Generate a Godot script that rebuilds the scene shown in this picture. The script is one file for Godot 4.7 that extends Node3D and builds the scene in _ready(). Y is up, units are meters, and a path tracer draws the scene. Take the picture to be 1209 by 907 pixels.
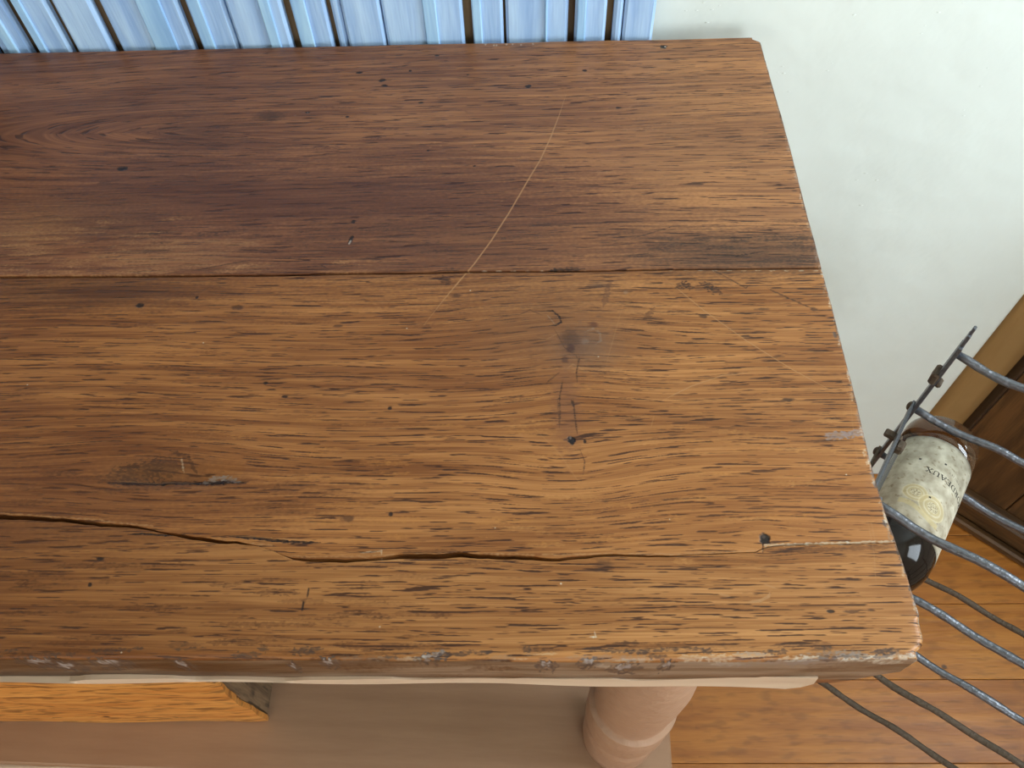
extends Node3D

const EYE := Vector3(0, 1.47, 0)          # the phone's lens, 1.47 m above the floor
const TOP := 1.0                          # height of the oak top
const BACK := -0.735                      # plane of the back wall
const RIGHT := 1.45
const LEFT := -2.6
const FRONT := 2.4
const CEILING := 2.6
var rng := RandomNumberGenerator.new()
var seeds := 100


# ---------------------------------------------------------------- helpers
func noise(freq: float, octaves := 1, kind := FastNoiseLite.TYPE_SIMPLEX_SMOOTH) -> FastNoiseLite:
	var n := FastNoiseLite.new()
	seeds += 1
	n.seed = seeds
	n.noise_type = kind
	n.frequency = freq
	n.fractal_type = FastNoiseLite.FRACTAL_FBM if octaves > 1 else FastNoiseLite.FRACTAL_NONE
	n.fractal_octaves = octaves
	return n


func begin() -> SurfaceTool:
	var st := SurfaceTool.new()
	st.begin(Mesh.PRIMITIVE_TRIANGLES)
	return st


func commit(called: String, st: SurfaceTool, m: Material, parent: Node3D = self) -> MeshInstance3D:
	st.generate_normals()
	var o := MeshInstance3D.new()
	o.mesh = st.commit()
	o.name = called
	o.material_override = m
	parent.add_child(o, true)
	return o


func tag(o: Node3D, label: String, category: String, group := "") -> void:
	o.set_meta("label", label)
	o.set_meta("category", category)
	if group:
		o.set_meta("group", group)


func base(called: String, at := Vector3.ZERO) -> Node3D:
	var o := Node3D.new()
	o.name = called
	o.position = at
	add_child(o, true)
	return o


func tri(st: SurfaceTool, p: Array, n: Vector3, uvs: Array) -> void:
	var order := [0, 1, 2]
	if (p[1] - p[0]).cross(p[2] - p[0]).dot(n) > 0:
		order = [0, 2, 1]
	for k in order:
		st.set_uv(uvs[k])
		st.add_vertex(p[k])


# a chamfered box; grain = the axis along which u runs, s = texture repeats per metre, off = where on the texture
func cbox(st: SurfaceTool, c: Vector3, size: Vector3, b: float, grain := 0, s := 1.0, off := Vector2.ZERO, t := Transform3D()) -> void:
	st.set_smooth_group(-1)
	var h := size / 2
	b = minf(b, minf(h.x, minf(h.y, h.z)) * 0.9)
	var at := func(sg: Vector3, a: int) -> Vector3:
		var p := Vector3(sg.x * (h.x - b), sg.y * (h.y - b), sg.z * (h.z - b))
		p[a] = sg[a] * h[a]
		return p
	var put := func(ps: Array, n: Vector3) -> void:
		var dom := n.abs().max_axis_index()
		var others := [0, 1, 2]
		others.erase(dom)
		var ua: int = others[0]
		var va: int = others[1]
		if va == grain:
			ua = others[1]
			va = others[0]
		var w := []
		var uv := []
		for p: Vector3 in ps:
			var q := c + p
			w.append(t * q)
			uv.append(Vector2(q[ua], q[va]) * s + off)
		var nn := t.basis * n
		tri(st, [w[0], w[1], w[2]], nn, [uv[0], uv[1], uv[2]])
		if w.size() == 4:
			tri(st, [w[0], w[2], w[3]], nn, [uv[0], uv[2], uv[3]])
	for a in 3:
		var i := (a + 1) % 3
		var j := (a + 2) % 3
		for sg in [-1, 1]:
			var ps := []
			for k in [[-1, -1], [1, -1], [1, 1], [-1, 1]]:
				var v := Vector3.ZERO
				v[a] = sg
				v[i] = k[0]
				v[j] = k[1]
				ps.append(at.call(v, a))
			var n := Vector3.ZERO
			n[a] = sg
			put.call(ps, n)
		if b > 0.0:
			for s1 in [-1, 1]:
				for s2 in [-1, 1]:
					var lo := Vector3.ZERO
					lo[i] = s1
					lo[j] = s2
					var hi := lo
					lo[a] = -1
					hi[a] = 1
					var n := Vector3.ZERO
					n[i] = s1
					n[j] = s2 * 0.99
					put.call([at.call(lo, i), at.call(hi, i), at.call(hi, j), at.call(lo, j)], n)
	if b > 0.0:
		for x in [-1, 1]:
			for y in [-1, 1]:
				for z in [-1, 1]:
					var v := Vector3(x, y, z)
					put.call([at.call(v, 0), at.call(v, 1), at.call(v, 2)], v * Vector3(1, 1.01, 1.02))


func block(called: String, lo: Vector3, hi: Vector3, b: float, m: Material, parent: Node3D = self, grain := 0, s := 1.0, off := Vector2.ZERO) -> MeshInstance3D:
	var st := begin()
	cbox(st, (lo + hi) / 2, hi - lo, b, grain, s, off)
	return commit(called, st, m, parent)


# a round bar along a path
func tube(st: SurfaceTool, pts: Array, radii: Array, sides := 8) -> void:
	st.set_smooth_group(0)
	var rings := []
	var up := Vector3.UP
	var along := 0.0
	for k in pts.size():
		var d: Vector3 = (pts[mini(k + 1, pts.size() - 1)] - pts[maxi(k - 1, 0)]).normalized()
		if absf(d.dot(up)) > 0.95:
			up = Vector3.RIGHT
		var a := d.cross(up).normalized()
		var bb := a.cross(d)
		var ring := []
		if k:
			along += pts[k].distance_to(pts[k - 1])
		for i in sides + 1:
			var ph := TAU * i / sides
			ring.append([pts[k] + (a * cos(ph) + bb * sin(ph)) * radii[k % radii.size()], Vector2(float(i) / sides * 0.05, along), a * cos(ph) + bb * sin(ph)])
		rings.append(ring)
	for k in pts.size() - 1:
		for i in sides:
			var p: Array = rings[k][i]
			var q: Array = rings[k][i + 1]
			var r: Array = rings[k + 1][i + 1]
			var s: Array = rings[k + 1][i]
			tri(st, [p[0], q[0], r[0]], p[2] + q[2], [p[1], q[1], r[1]])
			tri(st, [p[0], r[0], s[0]], p[2] + q[2], [p[1], r[1], s[1]])
	for e in [0, pts.size() - 1]:
		var d: Vector3 = (pts[e] - pts[1 if e == 0 else e - 1]).normalized()
		for i in sides:
			tri(st, [pts[e], rings[e][i][0], rings[e][i + 1][0]], d, [Vector2.ZERO, Vector2(0.01, 0), Vector2(0.01, 0.01)])


# a turned profile of [radius, height] points around y
func lathe(st: SurfaceTool, prof: Array, sides := 48, from := 0.0, to := TAU, outward := 1.0) -> void:
	st.set_smooth_group(0)
	for k in prof.size() - 1:
		var a: Vector2 = prof[k]
		var b: Vector2 = prof[k + 1]
		for i in sides:
			var p0 := lerpf(from, to, float(i) / sides)
			var p1 := lerpf(from, to, float(i + 1) / sides)
			var d0 := Vector3(cos(p0), 0, sin(p0))
			var d1 := Vector3(cos(p1), 0, sin(p1))
			var y0 := Vector3.UP * a.y
			var y1 := Vector3.UP * b.y
			var n := (d0 + d1) * 0.5 * (b.y - a.y) + Vector3.UP * (a.x - b.x)
			n *= outward
			var u0 := float(i) / sides
			var u1 := float(i + 1) / sides
			if a.x > 1e-6:
				tri(st, [d0 * a.x + y0, d1 * a.x + y0, d1 * b.x + y1], n, [Vector2(u0, a.y), Vector2(u1, a.y), Vector2(u1, b.y)])
			if b.x > 1e-6:
				tri(st, [d0 * a.x + y0, d1 * b.x + y1, d0 * b.x + y1], n, [Vector2(u0, a.y), Vector2(u1, b.y), Vector2(u0, b.y)])


func paint(color: Color, rough := 0.8, spec := 0.5) -> StandardMaterial3D:
	var m := StandardMaterial3D.new()
	m.albedo_color = color
	m.roughness = rough
	m.metallic_specular = spec
	return m


func picture(w: int, h: int, bytes: PackedByteArray, rgb := true) -> ImageTexture:
	return ImageTexture.create_from_image(Image.create_from_data(w, h, false, Image.FORMAT_RGB8 if rgb else Image.FORMAT_L8, bytes))


# bumps from one native noise picture, in metres of repeat
func bumpy(m: StandardMaterial3D, freq: float, octaves: int, depth_cm: float, seed_at: int, side := 512) -> void:
	var n := NoiseTexture2D.new()
	n.width = side
	n.height = side
	n.seamless = true
	n.noise = noise(freq, octaves)
	n.noise.seed = seed_at
	m.heightmap_enabled = true
	m.heightmap_texture = n
	m.heightmap_scale = depth_cm


# a plain wood: u along the grain, seamless in u; deep and pale are sRGB
func wood(side_u: int, side_v: int, metres: Vector2, deep: Color, pale: Color, streak: float, knots: int, rough: float, relief: float, at_seed: int, blotch := 0.0) -> StandardMaterial3D:
	seeds = at_seed
	rng.seed = at_seed
	var n1 := noise(1.0)
	var n2 := noise(1.0)
	var n3 := noise(1.0, 2)
	var n4 := noise(1.0, 3)
	var spots := []
	for k in knots:
		spots.append([rng.randf_range(0.1, 0.9) * metres.x, rng.randf_range(0.0, 1.0) * metres.y, rng.randf_range(0.004, 0.011)])
	var bytes := PackedByteArray()
	bytes.resize(side_u * side_v * 3)
	var tall := PackedByteArray()
	tall.resize(side_u * side_v)
	var k := 0
	for j in side_v:
		var z := metres.y * j / side_v
		for i in side_u:
			var x := metres.x * i / side_u
			var dark := 0.0
			var g := z
			for s in spots:
				var dx: float = x - s[0]
				var dz: float = z - s[1]
				var r: float = s[2]
				var q := dx * dx / (r * r * 9) + dz * dz / (r * r * 2.2)
				if q < 6.0:
					g += dz * exp(-q) * 0.8
					dark = maxf(dark, clampf(1.3 - (dx * dx + dz * dz * 1.4) / (r * r), 0, 1))
			var v := n1.get_noise_2d(x * 2.0, g * 55) * 0.55 + n2.get_noise_2d(x * 22, g * 420) * 0.3 + n3.get_noise_2d(x * 5, g * 9) * 0.45
			var w := (x - metres.x * 0.85) / (metres.x * 0.15)
			if w > 0.0:
				var y := x - metres.x
				v = lerpf(v, n1.get_noise_2d(y * 2.0, g * 55) * 0.55 + n2.get_noise_2d(y * 22, g * 420) * 0.3 + n3.get_noise_2d(y * 5, g * 9) * 0.45, w)
			var f := clampf(0.55 + v * streak, 0, 1)
			if blotch > 0.0:
				dark = maxf(dark, clampf((n4.get_noise_2d(x * 14, z * 50) - 0.16) * 3.0, 0, 1) * blotch)
				dark = maxf(dark, clampf((n4.get_noise_2d(x * 9 + 30, z * 150) - 0.42) * 7.0, 0, 1) * blotch * 1.2)
			var c := deep.lerp(pale, f)
			c = c.lerp(deep.darkened(0.55), dark * 0.85)
			bytes[k * 3] = int(c.r * 255)
			bytes[k * 3 + 1] = int(c.g * 255)
			bytes[k * 3 + 2] = int(c.b * 255)
			tall[k] = int(clampf(0.5 + v * 0.4 - dark * 0.2, 0, 1) * 255)
			k += 1
	var m := StandardMaterial3D.new()
	m.albedo_texture = picture(side_u, side_v, bytes)
	m.roughness = rough
	if relief > 0.0:
		m.heightmap_enabled = true
		m.heightmap_texture = picture(side_u, side_v, tall, false)
		m.heightmap_scale = relief
	m.uv1_scale = Vector3(1.0 / metres.x, 1.0 / metres.y, 1)
	return m


# ---------------------------------------------------------------- the oak top
const TW := 2048
const TH := 2040
const TX := -0.825            # texture's left edge, metres
const TZ := -0.716            # texture's back edge
const PIX := 0.000515         # metres per texture pixel along the grain
const PIZ := 0.000298         # and across it
var red := PackedFloat32Array()
var green := PackedFloat32Array()
var blue := PackedFloat32Array()
var tall := PackedFloat32Array()
var rag: FastNoiseLite
# the ragged joint in front: where it runs (x, z) and how wide it gapes there
var joint := [[-1.76, -0.2160, 0.0035], [-0.3438, -0.2092, 0.00296], [-0.3098, -0.2072, 0.00265], [-0.2756, -0.2035, 0.00233], [-0.2531, -0.2016, 0.00174], [-0.2386, -0.1980, 0.00069], [-0.2216, -0.1950, 0.00200], [-0.2020, -0.1921, 0.00255], [-0.1828, -0.1900, 0.00141], [-0.1728, -0.1885, 0.00017], [-0.1621, -0.1851, 0.00003], [-0.1546, -0.1814, 0.00022], [-0.1453, -0.1795, 0.00137], [-0.1366, -0.1783, 0.00192], [-0.1197, -0.1777, 0.00219], [-0.0988, -0.1792, 0.00164], [-0.0831, -0.1802, 0.00302], [-0.0674, -0.1807, 0.00329], [-0.0438, -0.1816, 0.00330], [-0.0359, -0.1805, 0.00274], [-0.0045, -0.1792, 0.00245], [0.0111, -0.1780, 0.00190], [0.0320, -0.1795, 0.00191], [0.0477, -0.1805, 0.00136], [0.0839, -0.1798, 0.00109], [0.0891, -0.1803, 0.00044], [0.1396, -0.1824, 0.00055], [0.1412, -0.1827, 0.00055], [0.1433, -0.1860, 0.00055], [0.1729, -0.1866, 0.00049], [0.2258, -0.1877, 0.00038]]
var seam := [[-1.76, -0.4130], [-0.4174, -0.4135], [-0.3158, -0.4125], [-0.1951, -0.4117], [-0.0955, -0.4116], [-0.0559, -0.4122], [0.0230, -0.4116], [0.1274, -0.4114], [0.2246, -0.4113]]
var end_line := [[0.2261, -0.7100], [0.2259, -0.6960], [0.2264, -0.5581], [0.2256, -0.5004], [0.2248, -0.3911], [0.2240, -0.3069], [0.2220, -0.2470], [0.2228, -0.2022], [0.2242, -0.1893], [0.2251, -0.1730], [0.2258, -0.1532], [0.2264, -0.1338], [0.2258, -0.1195]]


func line_at(pts: Array, v: float, across := false) -> float:
	var a := 1 if across else 0
	var b := 0 if across else 1
	if v <= pts[0][a]:
		return pts[0][b]
	for k in pts.size() - 1:
		if v <= pts[k + 1][a]:
			return lerpf(pts[k][b], pts[k + 1][b], (v - pts[k][a]) / maxf(1e-6, pts[k + 1][a] - pts[k][a]))
	return pts[-1][b]


func joint_at(x: float) -> float:
	var n := rag.get_noise_2d(x * 45.0, 7.0) * 0.0007 + rag.get_noise_2d(x * 160.0, 3.0) * 0.0004
	return line_at(joint, x) + n * clampf(gap_at(x) / 0.001, 0.2, 1.0)


func gap_at(x: float) -> float:
	for k in joint.size() - 1:
		if x >= joint[k][0] and x <= joint[k + 1][0]:
			return lerpf(joint[k][2], joint[k + 1][2], (x - joint[k][0]) / maxf(1e-6, joint[k + 1][0] - joint[k][0]))
	return joint[0][2] if x < joint[0][0] else joint[-1][2]


# draws along a line on the top: half width and soft edge in metres
func stroke(pts: Array, half: float, color: Color, alpha: float, rise: float, ragged := 0.0, taper := true) -> void:
	var total := 0.0
	for k in pts.size() - 1:
		total += pts[k].distance_to(pts[k + 1])
	var gone := 0.0
	for k in pts.size() - 1:
		var a: Vector2 = pts[k]
		var b: Vector2 = pts[k + 1]
		var reach := half * (1.0 + ragged) + PIX * 1.5
		var i0 := maxi(0, int((minf(a.x, b.x) - reach - TX) / PIX))
		var i1 := mini(TW - 1, int((maxf(a.x, b.x) + reach - TX) / PIX) + 1)
		var j0 := maxi(0, int((minf(a.y, b.y) - reach - TZ) / PIZ))
		var j1 := mini(TH - 1, int((maxf(a.y, b.y) + reach - TZ) / PIZ) + 1)
		var ab := b - a
		var len2 := maxf(ab.length_squared(), 1e-12)
		for j in range(j0, j1 + 1):
			for i in range(i0, i1 + 1):
				var p := Vector2(TX + i * PIX, TZ + j * PIZ)
				var t := clampf((p - a).dot(ab) / len2, 0, 1)
				var d := p.distance_to(a + ab * t)
				var n := rag.get_noise_2d(p.x * 260, p.y * 520) if ragged > 0.0 else 0.0
				var along := (gone + t * sqrt(len2)) / total
				var w := half * (1.0 + ragged * n * 1.6)
				if taper:
					w *= clampf(minf(along, 1.0 - along) * 6.0, 0.25, 1.0)
				var c := clampf((w - d) / PIZ + 0.5, 0, 1) * alpha * (clampf(0.75 + n * ragged, 0, 1) if ragged > 0.0 else 1.0)
				if c > 0.0:
					var q := j * TW + i
					red[q] = lerpf(red[q], color.r, c)
					green[q] = lerpf(green[q], color.g, c)
					blue[q] = lerpf(blue[q], color.b, c)
					tall[q] += rise * c
		gone += sqrt(len2)


# a stain, hole or knot: a soft ellipse with a ragged outline
func spot(c: Vector2, r: Vector2, color: Color, alpha: float, rise: float, soft := 0.4, turn := 0.0, ragged := 0.4) -> void:
	var reach := maxf(r.x, r.y) * (1.4 + soft)
	var cs := cos(turn)
	var sn := sin(turn)
	for j in range(maxi(0, int((c.y - reach - TZ) / PIZ)), mini(TH, int((c.y + reach - TZ) / PIZ) + 2)):
		for i in range(maxi(0, int((c.x - reach - TX) / PIX)), mini(TW, int((c.x + reach - TX) / PIX) + 2)):
			var dx := TX + i * PIX - c.x
			var dz := TZ + j * PIZ - c.y
			var e := Vector2((dx * cs + dz * sn) / r.x, (dz * cs - dx * sn) / r.y).length()
			e += rag.get_noise_2d((c.x + dx) * 190 + c.y * 900, (c.y + dz) * 330) * ragged
			var a := clampf((1.0 - e) / soft + 0.5, 0, 1) * alpha
			if a > 0.0:
				var q := j * TW + i
				red[q] = lerpf(red[q], color.r, a)
				green[q] = lerpf(green[q], color.g, a)
				blue[q] = lerpf(blue[q], color.b, a)
				tall[q] += rise * a


func oak() -> StandardMaterial3D:
	seeds = 40
	rag = noise(1.0, 2)
	red.resize(TW * TH)
	green.resize(TW * TH)
	blue.resize(TW * TH)
	tall.resize(TW * TH)
	var bend := noise(1.0)
	var ring := noise(1.0)
	var fibre := noise(1.0)
	var pore := noise(1.0)
	var dense := noise(1.0)
	var cloud := noise(1.0, 3)
	var fleck := noise(1.0)
	# where the grain swings round a knot: centre, reach along and across, how far it is pushed
	var knots := [[Vector2(0.0283, -0.3388), 0.085, 0.034, 0.55], [Vector2(0.0270, -0.2715), 0.05, 0.05, 0.45], [Vector2(-0.2460, -0.2388), 0.07, 0.028, 0.5], [Vector2(0.1436, -0.1910), 0.02, 0.01, 0.6]]
	var heart: Vector2 = Vector2(-0.1470, -0.5851)
	# back, middle and front board: dark pore, deep and pale wood
	var ink := [Color(0.220, 0.118, 0.071), Color(0.227, 0.122, 0.055), Color(0.227, 0.122, 0.055)]
	var deep := [Color(0.384, 0.220, 0.137), Color(0.408, 0.224, 0.094), Color(0.337, 0.176, 0.071)]
	var pale := [Color(0.596, 0.380, 0.239), Color(0.643, 0.408, 0.204), Color(0.518, 0.314, 0.145)]
	var deep_right := [Color(0.54, 0.37, 0.25), Color(0.56, 0.35, 0.16), Color(0.56, 0.35, 0.16)]
	for i in TW:
		var x := TX + i * PIX
		var z1 := line_at(seam, x)
		var z2 := joint_at(x)
		var hx := clampf((heart.x - x) * 0.17, 0.0, 1.0)
		var h2 := hx * hx
		for j in TH:
			var z := TZ + j * PIZ
			var b := 0 if z < z1 else 1 if z < z2 else 2
			var g := z + bend.get_noise_2d(x * 2.2, z * 4.5 + b * 20) * 0.0055
			for k in knots:
				var dx: float = (x - k[0].x) / k[1]
				var dz: float = (z - k[0].y) / k[2]
				var e := dx * dx + dz * dz
				if e < 7.0:
					g -= (z - k[0].y) * k[3] * exp(-e)
			if b == 0 and hx > 0.0:
				var dz := g - heart.y - (heart.x - x) * 0.02
				g = lerpf(g, heart.y + sqrt(dz * dz + h2 * 0.35) * signf(dz + 1e-9), clampf(hx * 20, 0, 1))
			g += b * 3.0
			var f := cloud.get_noise_2d(x * 3.5, g * 12.0) * 0.42
			f += ring.get_noise_2d(x * 1.8, g * 100.0) * 0.26
			f += ring.get_noise_2d(x * 4.5 + 40.0, g * 270.0) * 0.30
			f += fibre.get_noise_2d(x * 16.0, g * 860.0) * 0.32
			var d := clampf(dense.get_noise_2d(x * 2.5, g * 215.0) * 0.85 + 0.40 + (x + 0.45) * (0.34 if b else 0.16), 0, 1)
			var p := pore.get_noise_2d(x * 28.0, g * 640.0) + fleck.get_noise_2d(x * 110.0, g * 1100.0) * 0.22
			p = clampf((p - 0.67 + d * 0.37) * 5.5, 0, 1)
			f = clampf(0.5 + f * 0.98, 0, 1)
			# the wood grows paler towards the right-hand end
			var paler := (smoothstep(-0.4, 0.22, x) * 0.6 if b == 0 else smoothstep(-0.6, 0.15, x) * (0.55 if b == 1 else 0.8))
			var cd: Color = deep[b].lerp(deep_right[b], paler)
			var cp: Color = pale[b].lerp(Color(0.78, 0.56, 0.34), paler)
			var ci: Color = ink[b]
			var q := j * TW + i
			var pa := p * (0.62 + 0.26 * clampf((x + 0.5) * 2.0, 0, 1))
			red[q] = lerpf(lerpf(cd.r, cp.r, f), ci.r, pa)
			green[q] = lerpf(lerpf(cd.g, cp.g, f), ci.g, pa)
			blue[q] = lerpf(lerpf(cd.b, cp.b, f), ci.b, pa)
			tall[q] = 0.62 + (f - 0.5) * 0.12 - p * 0.2
	# rows past the front arris: the weathered front face, browner to the left, rubbed grey to the right
	for i in TW:
		var x := TX + i * PIX
		var j0 := int((line_z_front(x) - TZ) / PIZ)
		for j in range(j0, TH):
			var q := j * TW + i
			var n := ring.get_noise_2d(x * 3.0, j * 0.094) * 0.5 + fibre.get_noise_2d(x * 18.0, j * 0.3) * 0.35 + cloud.get_noise_2d(x * 9.0, j * 0.03) * 0.7
			var worn := clampf((x + 0.35) * 2.2, 0.0, 1.0)
			var c := Color(0.30, 0.195, 0.115).lerp(Color(0.56, 0.47, 0.39), clampf(worn * 0.75 + n * 0.75 + 0.05, 0, 1))
			red[q] = c.r
			green[q] = c.g
			blue[q] = c.b
			tall[q] = 0.6 + n * 0.25
	marks()
	var bytes := PackedByteArray()
	bytes.resize(TW * TH * 3)
	var low := PackedByteArray()
	low.resize(TW * TH)
	for q in TW * TH:
		bytes[q * 3] = int(clampf(red[q], 0, 1) * 255)
		bytes[q * 3 + 1] = int(clampf(green[q], 0, 1) * 255)
		bytes[q * 3 + 2] = int(clampf(blue[q], 0, 1) * 255)
		low[q] = int(clampf(tall[q], 0, 1) * 255)
	var m := StandardMaterial3D.new()
	m.resource_name = "oak"
	m.albedo_texture = picture(TW, TH, bytes)
	m.roughness = 0.42
	m.metallic_specular = 0.4
	m.heightmap_enabled = true
	m.heightmap_texture = picture(TW, TH, low, false)
	m.heightmap_scale = 0.11
	red.clear()
	green.clear()
	blue.clear()
	tall.clear()
	return m


func marks() -> void:
	var black := Color(0.10, 0.06, 0.045)
	var brown := Color(0.20, 0.115, 0.065)
	var tan := Color(0.68, 0.50, 0.33)
	var grey := Color(0.55, 0.48, 0.44)
	var white := Color(0.80, 0.76, 0.70)
	# worn stains first
	spot(Vector2(-0.3782, -0.4842), Vector2(0.06000, 0.02200), Color(0.60, 0.42, 0.26), 0.30, 0.00, 1.20, 0.00, 0.50)
	spot(Vector2(-0.4133, -0.4608), Vector2(0.04000, 0.02000), Color(0.62, 0.44, 0.27), 0.30, 0.00, 1.20, 0.00, 0.50)
	spot(Vector2(-0.2773, -0.4349), Vector2(0.05000, 0.01600), Color(0.55, 0.38, 0.25), 0.30, 0.00, 1.20, 0.00, 0.50)
	spot(Vector2(-0.3368, -0.4640), Vector2(0.04500, 0.01800), Color(0.25, 0.14, 0.09), 0.30, 0.00, 1.20, 0.00, 0.50)
	spot(Vector2(-0.3003, -0.5835), Vector2(0.03000, 0.02500), Color(0.27, 0.16, 0.12), 0.30, 0.00, 1.20, 0.00, 0.50)
	spot(Vector2(-0.0438, -0.4486), Vector2(0.15000, 0.05000), Color(0.26, 0.14, 0.09), 0.35, 0.00, 1.20, 0.00, 0.50)
	spot(Vector2(-0.2097, -0.5004), Vector2(0.20000, 0.04000), Color(0.28, 0.15, 0.11), 0.40, 0.00, 1.20, 0.00, 0.50)
	spot(Vector2(0.1687, -0.4263), Vector2(0.07000, 0.02000), Color(0.22, 0.14, 0.10), 0.40, 0.00, 1.20, 0.00, 0.50)
	spot(Vector2(-0.3314, -0.3965), Vector2(0.08000, 0.01600), Color(0.22, 0.13, 0.08), 0.35, 0.00, 1.20, 0.00, 0.50)
	spot(Vector2(0.1017, -0.5670), Vector2(0.06000, 0.06000), Color(0.52, 0.34, 0.22), 0.25, 0.00, 1.20, 0.00, 0.50)
	spot(Vector2(0.1728, -0.5994), Vector2(0.05000, 0.05000), Color(0.52, 0.34, 0.22), 0.20, 0.00, 1.20, 0.00, 0.50)
	spot(Vector2(0.0183, -0.3582), Vector2(0.06000, 0.03800), Color(0.47, 0.31, 0.19), 0.55, 0.00, 1.20, 0.00, 0.50)
	spot(Vector2(0.0241, -0.2884), Vector2(0.00900, 0.03200), Color(0.50, 0.32, 0.20), 0.60, 0.00, 0.80, 0.00, 0.50)
	spot(Vector2(0.0393, -0.3386), Vector2(0.02200, 0.01600), Color(0.50, 0.37, 0.28), 0.50, 0.00, 1.20, 0.00, 0.50)
	spot(Vector2(0.0309, -0.3425), Vector2(0.00800, 0.01200), Color(0.30, 0.19, 0.14), 0.25, 0.00, 1.20, 0.00, 0.50)
	spot(Vector2(-0.2918, -0.2208), Vector2(0.12000, 0.02500), Color(0.34, 0.18, 0.09), 0.35, 0.00, 1.20, 0.00, 0.50)
	spot(Vector2(0.1737, -0.2171), Vector2(0.12000, 0.03500), Color(0.62, 0.38, 0.17), 0.25, 0.00, 1.20, 0.00, 0.50)
	# faded and darkened drifts of grain: centre, half extents, colour, how many
	rng.seed = 55
	for r in [[Vector2(-0.3889, -0.4509), Vector2(0.090, 0.026), Color(0.66, 0.47, 0.29), 90], [Vector2(-0.2877, -0.4351), Vector2(0.060, 0.020), Color(0.60, 0.42, 0.27), 50], [Vector2(-0.3381, -0.4200), Vector2(0.220, 0.006), Color(0.70, 0.50, 0.32), 60], [Vector2(-0.2562, -0.4482), Vector2(0.120, 0.020), Color(0.22, 0.13, 0.09), 40], [Vector2(-0.2940, -0.5552), Vector2(0.160, 0.060), Color(0.24, 0.13, 0.10), 60], [Vector2(0.0505, -0.4376), Vector2(0.200, 0.025), Color(0.24, 0.16, 0.12), 90], [Vector2(0.1687, -0.4263), Vector2(0.080, 0.020), Color(0.20, 0.14, 0.11), 60], [Vector2(-0.2596, -0.1481), Vector2(0.200, 0.030), Color(0.26, 0.14, 0.06), 90], [Vector2(-0.2806, -0.2207), Vector2(0.160, 0.020), Color(0.30, 0.17, 0.08), 50], [Vector2(-0.0878, -0.1179), Vector2(0.400, 0.010), Color(0.28, 0.17, 0.10), 60], [Vector2(-0.0375, -0.2370), Vector2(0.220, 0.050), Color(0.72, 0.48, 0.24), 70], [Vector2(0.1226, -0.2355), Vector2(0.160, 0.060), Color(0.74, 0.52, 0.29), 70], [Vector2(-0.2673, -0.3508), Vector2(0.200, 0.060), Color(0.34, 0.19, 0.09), 70], [Vector2(0.1474, -0.5770), Vector2(0.100, 0.070), Color(0.68, 0.48, 0.32), 60]]:
		for k in r[3]:
			var p := Vector2(r[0].x + rng.randf_range(-1, 1) * r[1].x, r[0].y + rng.randf_range(-1, 1) * r[1].y)
			var l := rng.randf_range(0.012, 0.05)
			stroke([p, p + Vector2(l * 0.5, rng.randf_range(-0.0008, 0.0008)), p + Vector2(l, rng.randf_range(-0.001, 0.001))], rng.randf_range(0.0004, 0.0018), r[2], rng.randf_range(0.12, 0.4), 0.0, 0.5)
	# splits, scratches, holes
	stroke([Vector2(0.0353, -0.6262), Vector2(0.0283, -0.5976), Vector2(0.0199, -0.5669), Vector2(0.0105, -0.5388), Vector2(-0.0028, -0.5078), Vector2(-0.0168, -0.4744), Vector2(-0.0302, -0.4446), Vector2(-0.0430, -0.4207), Vector2(-0.0555, -0.4010), Vector2(-0.0675, -0.3812), Vector2(-0.0790, -0.3605)], 0.00060, tan, 0.85, -0.08, 0.0, true)
	stroke([Vector2(0.1008, -0.4059), Vector2(0.1289, -0.3715), Vector2(0.1557, -0.3430), Vector2(0.1844, -0.3174), Vector2(0.2123, -0.2958)], 0.00040, tan, 0.70, -0.05, 0.0, true)
	stroke([Vector2(0.0903, -0.2925), Vector2(0.1115, -0.3041), Vector2(0.1345, -0.3130), Vector2(0.1543, -0.3149)], 0.00040, tan, 0.70, -0.05, 0.0, true)
	stroke([Vector2(0.0808, -0.2710), Vector2(0.0840, -0.2809)], 0.00030, tan, 0.40, 0.00, 0.0, true)
	stroke([Vector2(0.1107, -0.1563), Vector2(0.1175, -0.1547)], 0.00070, tan, 0.60, 0.00, 0.0, true)
	stroke([Vector2(0.1270, -0.1511), Vector2(0.1346, -0.1521), Vector2(0.1400, -0.1546), Vector2(0.1415, -0.1577)], 0.00090, tan, 0.80, -0.05, 0.0, true)
	stroke([Vector2(0.1383, -0.1624), Vector2(0.1458, -0.1593)], 0.00050, tan, 0.60, 0.00, 0.0, true)
	stroke([Vector2(0.2097, -0.2023), Vector2(0.2087, -0.1828), Vector2(0.2050, -0.1616)], 0.00030, tan, 0.35, 0.00, 0.0, true)
	stroke([Vector2(0.2118, -0.2023), Vector2(0.2110, -0.1883)], 0.00030, tan, 0.30, 0.00, 0.0, true)
	stroke([Vector2(0.2162, -0.3141), Vector2(0.2191, -0.2930), Vector2(0.2144, -0.2598), Vector2(0.2125, -0.2347)], 0.00030, tan, 0.25, 0.00, 0.0, true)
	stroke([Vector2(0.0081, -0.3061), Vector2(-0.0157, -0.2958), Vector2(-0.0511, -0.2962)], 0.00025, tan, 0.20, 0.00, 0.0, true)
	stroke([Vector2(-0.0011, -0.2752), Vector2(0.0184, -0.2521), Vector2(0.0340, -0.2241)], 0.00030, tan, 0.30, 0.00, 0.0, true)
	stroke([Vector2(0.0696, -0.3773), Vector2(0.0537, -0.3235)], 0.00030, tan, 0.25, 0.00, 0.0, true)
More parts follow.
